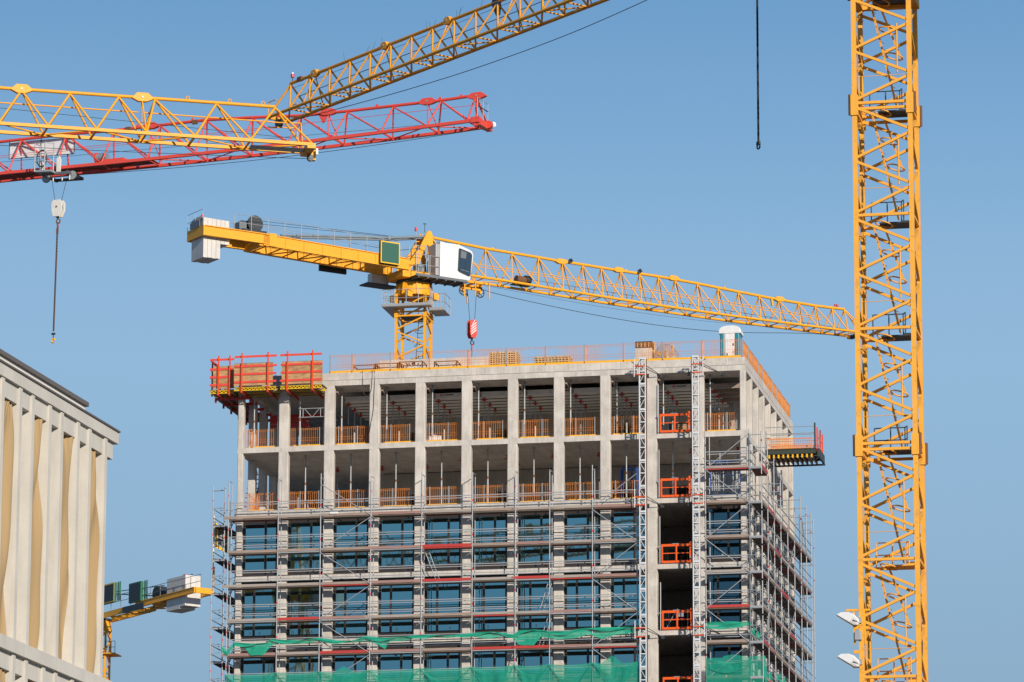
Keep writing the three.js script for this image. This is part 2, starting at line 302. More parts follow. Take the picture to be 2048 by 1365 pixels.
// ---------------------------------------------------------------- orange mesh edge barriers
function barrierPanel(T, x0, x1, y0, h, z, m = M.gridOrange, r = .0088) {       // wire mesh panel in the local x-y plane
  const L = [], n = Math.max(4, Math.round((x1 - x0) / .128));
  for (let i = 0; i <= n; i++) { const x = x0 + (x1 - x0) * i / n; L.push(rodGeo([x, y0, z], [x, y0 + h, z], r, 4)); }
  for (const t of [.02, .30, .44, .92, 1]) L.push(rodGeo([x0, y0 + h * t, z + .012], [x1, y0 + h * t, z + .012], r, 4));
  return merged(T, 'wire_mesh', L, m);
}
const bayWord = (i) => `${ORD[i]} bay from left corner`;
for (let f = 1; f <= 2; f++) for (let i = 0; i < 11; i++) {
  if (i === 9 || (f === 2 && i === 10)) continue;
  const u0 = COLU[i] + .2, u1 = COLU[i + 1] - .34, fl = LV[f];
  const T = bthing('mesh_barrier', `orange mesh barrier, ${f === 1 ? 'topmost' : 'second highest'} open storey, ${bayWord(i)}`, 'barrier', (u0 + u1) / 2, fl, .55, 'orange mesh barriers of the open storeys');
  const hw = (u1 - u0) / 2, cut = rr(.15, .3) * (i % 2 ? 1 : -1);
  barrierPanel(T, -hw, hw - (i % 3 === 0 ? .02 : .12), .12, 1.04, 0);
  for (const x of [-.57 + cut, .57 + cut]) { box(T, 'post', [x, .6, .05], [.045, 1.2, .045], M.galv); box(T, 'post_foot', [x, .02, .05], [.12, .04, .12], M.galv); }
  mesh(T, 'toe_board', boxM(hw * 2 * rr(.62, .72), .14, .025, 1), M.toeYellow, [cut * .3 - .1, .09, .08]);
  mesh(T, 'toe_board', boxM(hw * 2 * .3, .14, .025, 1), M.toeYellow, [hw * .66, .085, .105]);
}
{
  const posts = [5.55, 6.9, 9.23, 11.6, 13.93, 16.26, 18.6, 20.93, 23.26, 25.58, 27.9, 30.2];
  for (let i = 0; i < posts.length - 1; i++) {
    const a = posts[i], b = posts[i + 1], hw = (b - a) / 2;
    const T = bthing('roof_barrier', `orange mesh barrier on the front roof edge, ${ORD[i]} panel from the red formwork`, 'barrier', a + hw, LV[0], .25, 'mesh barriers along the roof edge');
    barrierPanel(T, -hw - .04, hw + .02, .06, 1.07, 0, M.gridOrange, .0085);
    if (i % 3 === 1) { const L = []; for (let k = 0; k < 3; k++) L.push(rodGeo([-hw + .03 + k * .07, .06, -.03], [-hw + .03 + k * .07, 1.12, -.03], .012, 4)); merged(T, 'overlap_wires', L, M.gridOrange); }
    box(T, 'post', [-hw, .58, .045], [.045, 1.2, .045], M.galv); if (i === posts.length - 2) box(T, 'post', [hw, .58, .045], [.045, 1.2, .045], M.galv);
    mesh(T, 'toe_board', boxM(hw * 2 - .03, .15, .028, 1), M.toeYellow, [.01, .085, .09]);
    box(T, 'clamp', [-hw, .05, .1], [.06, .16, .04], M.rust);
  }
  for (let k = 0; k < 10; k++) {
    const w = .5 + k * 1.94 + .97;
    const T = thing('roof_barrier', `orange mesh barrier on the receding right roof edge, ${ORD[k]} panel from the front corner`, 'barrier', BW(TW - .2, LV[0], w), -YA + Math.PI / 2, 'mesh barriers along the roof edge');
    barrierPanel(T, -.98, .97, .06, 1.07, 0); box(T, 'post', [.97, .6, .04], [.05, 1.25, .05], M.galv);
    mesh(T, 'toe_board', boxM(1.92, .15, .028, 1), M.toeYellow, [0, .085, .06]);
  }
}

// ---------------------------------------------------------------- steel props and ceiling formwork on the open storeys
function prop(T, h, headRed) {
  rod(T, 'outer_tube', [0, .01, 0], [0, h * .52, 0], .052, M.galv); rod(T, 'inner_tube', [0, h * .5, 0], [0, h - .02, 0], .04, M.galv);
  box(T, 'base_plate', [0, .01, 0], [.16, .02, .16], M.galv); box(T, 'head_plate', [0, h - .01, 0], [.18, .02, .18], headRed ? M.formRed : M.galv);
  rod(T, 'collar', [0, h * .5, 0], [0, h * .5 + .14, 0], .066, M.rust);
  if (headRed) { rod(T, 'drop_head', [0, h - .26, 0], [0, h - .04, 0], .055, M.formRed); box(T, 'head_wing', [0, h - .16, 0], [.32, .05, .07], M.formRed); box(T, 'head_wing', [0, h - .16, 0], [.07, .05, .32], M.formRed); }
}
const rowWord = ['front row', 'second row', 'third row', 'fourth row'];
for (let i = 2; i < 11; i++) for (let r = 0; r < 4; r++) {
  const u = COLU[i] + .54, w = [.95, 2.6, 4.2, 5.8][r];
  const T = bthing('steel_prop', `steel prop${r ? ' with red head' : ''}, topmost storey, ${bayWord(i)}, ${rowWord[r]}`, 'prop', u, LV[1], w, 'props of the topmost storey');
  prop(T, r === 0 ? 3.55 : 3.06, r > 0);
}
for (let i = 1; i < 11; i++) for (let r = 0; r < 3; r++) {
  const u = COLU[i] + (r === 0 ? 1.0 : 1.55 + .2 * r), w = [1.5, 3.6, 5.6][r];
  const T = bthing('steel_prop', `steel prop${r ? ' with red head' : ''}, second highest storey, ${bayWord(i)}, ${rowWord[r]}`, 'prop', u, LV[2], w, 'props of the second highest storey');
  prop(T, 3.5, r > 0);
}
for (let k = 0; k < 7; k++) {         // rows of white formwork panels under the topmost ceiling, dark beams between them
  const w = 2.2 + k * .86, u0 = 5.9, n = 16, L = 1.40;
  const T = bthing('ceiling_formwork', `pale ceiling formwork panels under the topmost storey, ${ORD[k]} row behind the facade`, 'formwork', u0, 55.6, w, 'ceiling formwork rows');
  for (let i = 0; i < n; i++) mesh(T, 'panel', boxM(L - .02, .10, .70, 3), M.ceilPanel, [L * (i + .5), 0, -.36]);
  for (let i = 0; i < n; i++) mesh(T, 'panel', boxM(L - .02, .26, .03, 3), M.ceilPanel, [L * (i + .5), .10, 0]);
  box(T, 'main_beam', [L * n / 2, .03, -.785], [L * n, .20, .10], k % 2 ? M.blackSteel : M.frameBlack);
  if (k < 5) for (const i of [4 + k % 3, 9 + k % 2, 14]) { box(T, 'printed_mark', [L * i + .4, .12, .017], [.22, .075, .004], M.red); box(T, 'printed_letters', [L * i + .85, .12, .017], [.55, .06, .004], M.blackSteel); }
}
for (let k = 0; k < 4; k++) { const T = bthing('timber_joist', `brown timber joist under the topmost ceiling, right corner bay, ${ORD[k]} from facade`, 'joist', 29.0, 55.55, 1.9 + k * 1.3, 'timber beams in the corner bay'); mesh(T, 'plank', boxM(2.3, .28, .14, 2), M.wood, [0, 0, 0]); mesh(T, 'plank', boxM(2.3, .05, .9, 2), M.ceilPanel, [0, .17, -.6]); }
for (let i = 2; i < 10; i++) { const T = bthing('timber_strut', `brown timber strut behind a column, topmost storey, ${bayWord(i)}`, 'strut', COLU[i] + .36, 55.75, .5, 'timber struts behind the columns'); bar(T, 'plank', [0, .1, 0], [.1, -.22, -1.4], .12, .2, M.wood); }
// ---------------------------------------------------------------- red guarded formwork tables on the unfinished corner
function latticeGirder(T, x0, x1, y, z, along = 'x') {       // yellow lattice girder: two flanges and a zigzag web with open triangles
  const c = (s, dy) => along === 'x' ? [s, y + dy, z] : [z, y + dy, s];
  bar(T, 'girder_flange', c(x0, .085), c(x1, .085), .08, .04, M.girderYellow); bar(T, 'girder_flange', c(x0, -.085), c(x1, -.085), .08, .04, M.girderYellow);
  const L = [], n = Math.round(Math.abs(x1 - x0) / .24), st = (x1 - x0) / n;
  for (let i = 0; i < n; i++) { L.push(rodGeo(c(x0 + st * i, -.07), c(x0 + st * (i + .5), .07), .028, 4), rodGeo(c(x0 + st * (i + .5), .07), c(x0 + st * (i + 1), -.07), .028, 4)); }
  merged(T, 'girder_web', L, M.girderYellow);
}
function formTable(label, u, w, x0, x1, posts, ply, depth) {
  const T = bthing('formwork_table', label, 'formwork', u, 55.8, w, 'red guarded formwork tables');
  latticeGirder(T, x0 + .02, x1 - .02, .02, .02);
  for (let k = 1; k < 6; k++) bar(T, 'girder', [x0 + .05, .02, -k * depth / 6], [x1 - .05, .02, -k * depth / 6], .07, .2, k % 2 ? M.wood : M.girderYellow);
  mesh(T, 'deck', boxM(x1 - x0, .025, depth, 2), M.darkDeck, [(x0 + x1) / 2, .14, -depth / 2 + .08]);
  mesh(T, 'plywood_panel', boxM(ply[1] - ply[0], 1.36, .022, 1.6), M.ply, [(ply[0] + ply[1]) / 2, .90, .03]);
  box(T, 'plywood_rim', [(ply[0] + ply[1]) / 2, 1.585, .03], [ply[1] - ply[0], .01, .03], M.darkDeck);
  for (const y of [1.98, 1.40, .92, .44]) mesh(T, 'guard_board', boxM(x1 - x0 - .04, .13, .03, 1), M.red, [(x0 + x1) / 2 + rr(-.03, .03), y, .062]);
  for (const x of posts) {
    bar(T, 'post', [x, -.2, .125], [x, 2.17, .125], .085, .08, M.orangeRed, V(0, 0, 1)); box(T, 'post_cap', [x, 2.175, .125], [.1, .02, .1], M.orangeRed);
    bar(T, 'channel', [x, -.17, .12], [x, -.17, -depth], .09, .12, M.formRed);
  }
  return T;
}
formTable('red guarded formwork table with plywood panel, left of the gap', 0, -1.18, .04, 2.66, [.53, 2.13], [.04, 2.42], 2.6);
formTable('red guarded formwork table with plywood panel, next to the bare concrete edge', 0, -1.18, 2.86, 5.44, [3.32, 4.85], [2.96, 5.44], 2.6);
{
  const T = formTable('red guarded formwork table wrapping round the outer left corner of the roof', -1.6, -.62, 0, 1.5, [.55, 1.24], [.2, 1.5], 2.4);
  for (let k = 0; k < 5; k++) { bar(T, 'channel', [.25 + .02 * k, -.28, -.6 - k * 1.7], [2.3, -.28, -.6 - k * 1.7], .12, .16, M.formRed); box(T, 'channel_end', [.22 + .02 * k, -.34, -.6 - k * 1.7], [.1, .32, .12], M.formRed); }
  mesh(T, 'deck', boxM(1.5, .025, 7.2, 2), M.darkDeck, [.78, -.12, -4.6]);
  for (let k = 0; k < 3; k++) bar(T, 'girder', [.3 + k * .5, -.22, -.5], [.3 + k * .5, -.22, -8], .07, .12, M.wood);
  for (const y of [1.98, 1.42, .94]) bar(T, 'guard_board', [.03, y, .05], [.03, y, -4.5], .03, .13, M.red);
  for (const z of [-.6, -2.4, -4.2]) bar(T, 'post', [-.02, -.1, z], [-.02, 2.1, z], .08, .08, M.formRed);
  bar(T, 'brace', [.1, 1.85, -.1], [1.1, 1.2, -1.4], .09, .09, M.formRed);
}
for (const [k, u, w] of [[0, .95, .2], [1, 2.42, .2], [2, 3.75, .2], [3, 5.22, .2]]) {
  const T = bthing('steel_prop', `grey steel prop carrying the red formwork tables, ${ORD[k]} from the left corner`, 'prop', u, LV[1], w, 'props under the red tables'); prop(T, 3.08, false);
}
{
  const T = bthing('brace_frame', 'galvanised lattice frame braced between two props below the red formwork', 'frame', 3.75, LV[1] + 1.75, .2);
  for (const y of [0, .52]) rod(T, 'rail', [-.06, y, .07], [1.55, y, .07], .028, M.galv);
  for (const x of [.2, 1.27]) rod(T, 'upright', [x, 0, .07], [x, .52, .07], .02, M.galv);
  rod(T, 'diagonal', [.3, .5, .07], [.72, .02, .07], .02, M.galv); rod(T, 'diagonal', [1.2, .5, .07], [.78, .02, .07], .02, M.galv);
  for (const y of [-.35, .1]) rod(T, 'back_rail', [0, y, -1.6], [1.9, y, -1.6], .025, M.shadedGreySteel);
  rod(T, 'back_diagonal', [.2, .1, -1.6], [.9, -.35, -1.6], .02, M.shadedGreySteel); rod(T, 'side_brace', [1.5, .45, 0], [1.9, -.25, -1.2], .02, M.galv);
}
{
  const T = bthing('red_beam_stack', 'red steel channels hanging under the formwork in the corner bay', 'beam', 1.1, 54.9, 3.5);
  for (let k = 0; k < 3; k++) { bar(T, 'channel', [0, -.22 * k, 0], [2.4, -.22 * k, 0], .12, .17, M.formRed); }
  bar(T, 'channel', [-.4, .45, -1.5], [3.2, .45, -1.5], .12, .2, M.formRed); bar(T, 'timber_strut', [.5, .25, .3], [1.2, -.6, .9], .08, .12, M.wood);
}

// ---------------------------------------------------------------- hoist bay: orange landing gates and two hoist masts
[52.52, 48.69, 44.82, 40.93, 37.06].forEach((v, k) => {
  const T = bthing('landing_gate', `bright orange landing gate of the hoist bay, ${ORD[k]} from the top`, 'gate', 25.44 + .03 * k, v, -.06, 'orange landing gates');
  const W = 1.78, H = 1.10;
  box(T, 'bottom_rail', [W / 2, .06, 0], [W, .13, .06], M.gateOrange); box(T, 'top_rail', [W / 2, H - .07, 0], [W, .14, .06], M.gateOrange); box(T, 'middle_rail', [W / 2, .56, 0], [W, .05, .045], M.gateOrange);
  box(T, 'side_post', [.05, H / 2, .02], [.09, H, .07], M.gateOrange); box(T, 'middle_post', [W * .5, H / 2, .02], [.085, H - .04, .07], M.gateOrange); box(T, 'latch_post', [W - .05, H / 2 + .04, .04], [.13, H + .12, .10], M.gateOrange);
  rod(T, 'latch_bar', [W * .36, H + .01, .03], [W * .58, H + .01, .03], .025, M.galv); box(T, 'latch', [W - .05, .25, .1], [.05, .18, .03], M.galv);
  const L = []; for (let i = 1; i < 14; i++) L.push(rodGeo([W * i / 14, .12, -.02], [W * i / 14, H - .14, -.02], .005, 4)); merged(T, 'wire_infill', L, M.blackSteel);
  if (k < 4) { rod(T, 'guide_tube', [-.08, 0, .05], [-.08, [2.9, 2.8, 2.75, 2.75][k], .05], .035, M.galv); box(T, 'tube_clamp', [-.08, .95, .06], [.14, .07, .08], M.galv); }
});
function hoistMast(label, u, flip) {
  const T = bthing('hoist_mast', label, 'hoist mast', u, 0, -1.3, 'hoist masts on the facade'), hw = .175, S = 1.508, top = 56.74;
  for (const [x, z] of [[-hw, 0], [hw, 0], [-hw, -.36], [hw, -.36]]) rod(T, 'rail', [x, 0, z], [x, top, z], z ? .026 : .036, z ? M.galv : M.hoist);
  box(T, 'rack', [flip * (hw + .055), 45, -.1], [.035, 23.4, .12], M.rust);
  let k = 0;
  for (let y = top - .03; y > 36; y -= S / 2, k++) {
    box(T, 'rung', [0, y, .01], [hw * 2, k % 2 ? .06 : .11, .05], M.hoist); if (k % 2 === 0) box(T, 'rung', [0, y - .13, .01], [hw * 2, .05, .05], M.hoist);
    box(T, 'back_rung', [0, y, -.36], [hw * 2, .05, .04], M.shadedGreySteel);
    for (const x of [-hw, hw]) rod(T, 'cross_tube', [x, y, 0], [x, y, -.36], .02, M.shadedGreySteel);
    const s = k % 2 ? 1 : -1; rod(T, 'diagonal', [s * hw, y - .08, 0], [-s * hw, y - S / 2 + .05, 0], .018, M.hoist); rod(T, 'diagonal', [-s * hw, y - .08, -.36], [s * hw, y - S / 2 + .05, -.36], .014, M.shadedGreySteel);
    rod(T, 'diagonal', [-hw, y, -.0], [-hw, y - S / 2, -.36], .014, M.shadedGreySteel);
  }
  const side = flip > 0 ? -1 : 1;
  for (const v of [56.25, 48.53, 40.85]) {
    for (const dy of [0, -.5]) rod(T, 'orange_tie', [side * -.17, v + dy, .05], [side * .52, v + dy + .01, .05], .036, M.orangeRed);
    rod(T, 'tie_post', [side * .46, v - .62, .06], [side * .46, v + .45, .06], .03, M.hoist);
    rod(T, 'stay', [side * .3, v + .1, 0], [.95 + (side > 0 ? .45 : 0), v - .36, -1.28], .022, M.shadedGreySteel); rod(T, 'stay', [side * -.1, v + .12, 0], [.95 + (side > 0 ? .45 : 0), v - .36, -1.28], .022, M.shadedGreySteel);
    rod(T, 'stay', [side * .62, v + .3, .04], [side * -.35 - .25, v - .25, -1.28], .024, M.shadedGreySteel); rod(T, 'stay', [side * .05, v + .42, .05], [side * .4, v - .1, -.1], .026, M.blackSteel);
    box(T, 'anchor_plate', [.95 + (side > 0 ? .45 : 0), v - .38, -1.26], [.22, .16, .1], M.blackSteel); box(T, 'anchor_plate', [side * -.35 - .25, v - .3, -1.26], [.16, .2, .1], M.blackSteel);
  }
}
hoistMast('white lattice hoist mast with orange ties, left of the orange gates', 24.62, 1);
hoistMast('white lattice hoist mast with orange ties, right of the orange gates', 27.74, -1);

// ---------------------------------------------------------------- things on the roof
{
  const T = bthing('portable_toilet', 'white and teal portable toilet at the right roof corner', 'toilet', 29.36, LV[0], 2.0);
  const W = 1.18, D = 1.15;
  mesh(T, 'base', new RoundedBoxGeometry(W, .12, D, 2, .03), M.blackSteel, [0, .07, 0]);
  for (const s of [-1, 1]) mesh(T, 'corner_panel', new RoundedBoxGeometry(.29, 1.72, D - .06, 3, .1), M.teal, [s * (W / 2 - .145), .98, 0]);
  mesh(T, 'back_panel', new RoundedBoxGeometry(W - .1, 1.72, .1, 2, .03), M.teal, [0, .98, -D / 2 + .08]);
  mesh(T, 'door', new RoundedBoxGeometry(.54, 1.80, .07, 2, .03), M.white, [0, 1.02, D / 2 - .06]);
  mesh(T, 'door_arch', extr([[-.31, 0], [-.31, 1.84], [-.2, 1.94], [.2, 1.94], [.31, 1.84], [.31, 0], [.275, 0], [.275, 1.82], [.19, 1.88], [-.19, 1.88], [-.275, 1.82], [-.275, 0]], .05), M.offWhite, [0, .12, D / 2 - .03]);
  const roof = []; for (let i = 0; i <= 16; i++) { const a = Math.PI * i / 16; roof.push([-Math.cos(a) * (W / 2 + .03), Math.pow(Math.sin(a), .55) * .38]); } roof.push([W / 2 + .03, -.04], [-W / 2 - .03, -.04]);
  mesh(T, 'roof', extr(roof, D - .04, .03), M.white, [0, 1.84, 0]);
  box(T, 'handle', [.22, 1.1, D / 2], [.05, .14, .03], M.blackSteel);
}
function timberStack(label, u, w, L, H, D) {
  const T = bthing('timber_stack', label, 'timber', u, LV[0], w);
  const n = Math.round(H / .125);
  for (let k = 0; k < n; k++) {
    const y = .12 + k * .125;
    for (let i = 0; i < 3; i++) mesh(T, 'long_beam', boxM(L - rr(0, .08), .05, .1, 1), M.woodNew, [L / 2 + rr(-.03, .03), y, -i * D / 2]);
    for (let i = 0; i < 11; i++) box(T, 'cross_beam', [.08 + (L - .16) * i / 10, y + .058, -D / 2], [.075, .065, D + rr(0, .16)], i % 3 ? M.woodNew : M.wood);
  }
  box(T, 'bearer', [L * .2, .05, -D / 2], [.1, .1, D], M.wood); box(T, 'bearer', [L * .8, .05, -D / 2], [.1, .1, D], M.wood);
}
timberStack('tall criss-cross stack of pale timber beams behind the roof barrier', 14.70, 2.5, 1.72, 1.35, 1.1);
timberStack('long low stack of pale timber beams behind the roof barrier', 17.42, 2.5, 2.2, 1.05, 1.1);
[[6.5, 1.3, 'empty rusty steel stillage at the left end of the roof'], [7.9, 1.35, 'rusty steel stillage half hidden behind its empty neighbour'], [9.3, 1.42, 'rusty steel stillage filled with clamps on the roof'], [11.5, 1.35, 'rusty steel stillage standing apart in front of the concrete upstand']].forEach(([u, L, label], k) => {
  const T = bthing('steel_stillage', label, 'stillage', u, LV[0], 2.2 - .2 * (k % 2), 'rusty stillages on the roof'), h = .92 + (k === 2 ? .1 : 0), D = 1.1;
  for (const x of [0, L]) for (const z of [0, -D]) box(T, 'corner_post', [x, h / 2, z], [.06, h, .06], M.brownSteel);
  for (const y of [.18, h - .03]) { for (const z of [0, -D]) box(T, 'rail', [L / 2, y, z], [L, .05, .045], M.brownSteel); for (const x of [0, L]) box(T, 'rail', [x, y, -D / 2], [.045, .05, D], M.brownSteel); }
  box(T, 'floor_sheet', [L / 2, .15, -D / 2], [L, .02, D], M.brownSteel);
  for (const x of [0, L]) bar(T, 'stacking_horn', [x, h, 0], [x + (x ? -.1 : .1), h - .25, -.2], .05, .05, M.brownSteel);
  if (k) for (let i = 0; i < (k === 2 ? 46 : 20); i++) { const o = box(T, 'clamp', [rr(.1, L - .1), rr(.3, h - (k === 2 ? .06 : .25)), rr(-D + .1, -.08)], [rr(.03, .06), rr(.08, .22), rr(.03, .06)], k === 2 ? (i % 2 ? M.offWhite : M.brownSteel) : M.wood); o.rotation.set(rr(-1, 1), rr(-1, 1), rr(-1, 1)); }
});
{
  const T = bthing('concrete_block', 'pale concrete shaft head with rusty formwork on top near the roof middle', 'concrete block', 24.05, LV[0], 2.9);
  cbox(T, 'block', [0, .66, 0], [.98, 1.32, .9]); box(T, 'formwork_tray', [0, 1.52, .02], [1.0, .34, .95], M.rust);
  for (let i = 0; i < 9; i++) box(T, 'clamp', [-.45 + i * .11, 1.50, .50], [.05, .26, .02], i % 2 ? M.woodNew : M.blackSteel);
  box(T, 'tray_lid', [0, 1.70, .02], [1.02, .02, .97], M.blackSteel);
}
{
  const T = bthing('covered_pallet', 'bundle of yellow trestles under a torn translucent plastic sheet', 'bundle', 25.25, LV[0], 2.7);
  for (let i = 0; i < 34; i++) { const o = box(T, 'trestle', [rr(-.5, .55), rr(.15, 1.1), rr(-.35, .25)], [rr(.05, .07), rr(.5, .9), .05], i % 4 ? M.toeYellow : M.woodNew); o.rotation.set(rr(-.3, .3), rr(-1, 1), rr(-1.2, 1.2)); }
  const g = new THREE.SphereGeometry(1, 40, 24, 0, Math.PI * 2, 0, Math.PI * .62), p = g.attributes.position;
  for (let i = 0; i < p.count; i++) { const x = p.getX(i), y = p.getY(i), z = p.getZ(i), n = fbm(x * 3 + 5, z * 3 + y * 2 + 5, 64, 64, 501, 4) - .5; p.setXYZ(i, x * (.82 + .5 * n), y * (1.5 + .35 * n) * .92, z * (.6 + .3 * n)); } g.computeVertexNormals();
  mesh(T, 'plastic_sheet', g, M.tarp, [.08, .20, 0]);
  box(T, 'timber_post', [-.55, .85, .1], [.09, 1.7, .09], M.woodNew); box(T, 'timber_post', [-.42, .8, -.1], [.08, 1.6, .08], M.woodGrey);
}
{
  const a = thing('hanging_cable', 'thin grey cable looped over the roof edge above the second open bay', 'cable', BW(7.6, 56.84, 0), -YA);
  tube(a, 'cable', [[0, .05, .2], [0, 0, .03], [.0, -.55, .035], [.03, -1.05, .05], [.16, -1.42, .06], [.36, -1.44, .05], [.52, -1.15, .04], [.57, -.5, .035], [.58, 0, .035], [.58, .05, .2]], .016, M.blackSteel, 60);
  const b = thing('hanging_cable', 'thin grey cable hanging down the column beside the looped cable', 'cable', BW(8.32, 56.84, 0), -YA);
  tube(b, 'cable', [[0, .05, .2], [0, 0, .03], [.0, -.8, .035], [-.03, -1.6, .04], [-.06, -2.4, .04], [-.2, -3.2, .045], [-.26, -3.7, .04]], .016, M.blackSteel, 50);
}
{
  const T = bthing('cement_bags', 'white wrapped bags lying behind the mesh barrier on the topmost storey', 'bags', 11.6, LV[1], .75);
  [[-.08, .22, 0, .3, .44], [.22, .26, .03, .32, .5], [.5, .24, -.02, .26, .46], [-.3, .12, .05, .24, .24]].forEach(([x, y, z, a, b]) => { const o = mesh(T, 'bag', new RoundedBoxGeometry(a, b, .3, 3, .09), M.bag, [x, y, z]); o.rotation.z = rr(-.12, .12); });
}
{
  const T = bthing('blue_frame', 'blue painted steel door frame standing behind the left hoist mast', 'frame', 22.68, LV[2], 2.6);
  for (const x of [0, .62, .96]) box(T, 'upright', [x, 1.1, 0], [.09, 2.2, .08], M.blue);
  box(T, 'head', [.5, 2.22, 0], [1.1, .08, .09], M.blue); box(T, 'head', [.45, 2.42, -.3], [1.0, .06, .06], M.blue); for (const x of [0, .9]) box(T, 'upright', [x, 1.2, -.5], [.07, 2.3, .07], M.blue); mesh(T, 'lifting_eye', new THREE.TorusGeometry(.09, .02, 6, 14), M.blue, [.35, 2.52, -.2]);
}
{
  const T = bthing('prop_rack', 'blue rack full of upright grey props in the corner bay', 'rack', 28.2, LV[2], 1.2);
  for (const z of [0, -1.2]) { for (const x of [0, 1.75]) box(T, 'rack_post', [x, .85, z], [.06, 1.7, .06], M.blue); box(T, 'rack_rail', [.87, 1.68, z], [1.8, .06, .06], M.blue); box(T, 'rack_rail', [.87, .3, z], [1.8, .06, .06], M.blue); }
  for (let i = 0; i < 26; i++) rod(T, 'prop', [.08 + (i % 13) * .13, .05, -.25 - .5 * Math.floor(i / 13)], [.08 + (i % 13) * .13 + rr(-.06, .06), rr(1.5, 1.95), -.25 - .5 * Math.floor(i / 13)], .032, M.galv);
  for (const x of [.3, .6, .95, 1.3]) bar(T, 'trestle_leg', [x, 2.3, .1], [x + .18, 1.75, .1], .05, .05, M.blue); box(T, 'trestle_bar', [.8, 2.25, .1], [1.5, .07, .07], M.blue);
}
{
  const T = bthing('platform_hoist', 'grey work platform with red rails parked inside the hoist bay behind the fourth gate', 'platform', 25.55, LV[4], 1.0);
  for (const x of [.2, .7, 1.3]) rod(T, 'upright', [x, 0, 0], [x, 1.35, 0], .03, M.galv); box(T, 'rail', [.75, .75, 0], [1.5, .06, .05], M.red); box(T, 'rail', [.75, .25, 0], [1.5, .04, .05], M.galv); box(T, 'control_box', [.85, 1.05, .05], [.45, .35, .2], M.galv); bar(T, 'brace', [.1, .3, .02], [.6, 1.2, .02], .04, .04, M.galv);
}
{
  const T = bthing('crate', 'yellow brown crate behind the topmost orange gate', 'crate', 26.5, LV[1], .9); mesh(T, 'side', boxM(.6, .62, .5, 1), M.ply, [.1, .31, 0]); for (const y of [.05, .57]) box(T, 'batten', [.1, y, .26], [.62, .07, .02], M.wood);
}
{
  const T = bthing('stored_barriers', 'spare orange mesh panels leaning in the left corner of the topmost storey', 'barrier', .42, LV[1], .4); for (let k = 0; k < 3; k++) { const g = grp(T, 'leaning_panel', [.07 * k, 0, -.1 * k], R(62 + 8 * k)); barrierPanel(g, 0, .9, .03, 1.2 - .1 * k, 0); }
  const S = bthing('stored_barriers', 'spare orange mesh panels leaning in the left corner, second highest storey', 'barrier', .5, LV[2], .5); for (let k = 0; k < 4; k++) { const g = grp(S, 'leaning_panel', [.12 * k, 0, -.1 * k], R(58 + 9 * k)); barrierPanel(g, 0, 1.0, .03, 1.1 - .12 * k, 0); }
}
{ // cantilevered loading platform on the right face
  const T = bthing('loading_platform', 'dark green steel loading platform with orange mesh sides cantilevered from the right face', 'platform', TW, 52.86, 10);
  const z0 = 1.1, z1 = -1.3, L = 3.1;
  for (const z of [z0, z1]) { bar(T, 'main_beam', [-.3, 0, z], [L - .2, 0, z], .16, .26, M.greenSteel); box(T, 'beam_flange', [L / 2 - .25, .135, z], [L + .1, .02, .22], M.greenSteel); box(T, 'beam_flange', [L / 2 - .25, -.135, z], [L + .1, .02, .22], M.greenSteel); }
  for (let k = 0; k < 11; k++) { const x = -.2 + k * .285; bar(T, 'girder', [x, -.27, z0], [x, -.27, z1], .085, .2, M.wood); box(T, 'girder_end', [x, -.27, z0 + .03], [.10, .21, .06], k % 2 ? M.girderYellow : M.toeYellow); }
  bar(T, 'bottom_rail', [-.3, -.42, z1 + .1], [L + .05, -.42, z1 + .1], .14, .09, M.blackSteel);
  box(T, 'deck', [L / 2 - .2, .19, -.1], [L, .05, 2.3], M.ply);
  for (const z of [z0, z1]) { barrierPanel(T, -.15, L - .42, .2, .62, z, M.gridOrange, .016); for (const y of [1.12, 1.52]) rod(T, 'hand_rail', [-.2, y, z], [L - .2, y, z], .022, M.galv); box(T, 'end_post', [L - .25, .85, z], [.09, 1.75, .1], M.greenSteel); box(T, 'end_post', [-.1, .7, z], [.06, 1.2, .06], M.galv); }
  for (const z of [z0 - .05, -.1, z1]) { bar(T, 'red_post', [L - .12, .0, z], [L - .12, 1.45, z], .09, .09, M.red); }
  for (const y of [.5, 1.0]) bar(T, 'end_board', [L - .16, y, z0], [L - .16, y, z1], .03, .14, M.ply);
  box(T, 'end_beam', [L - .05, -.1, -.1], [.12, .5, 2.5], M.greenSteel); 
}

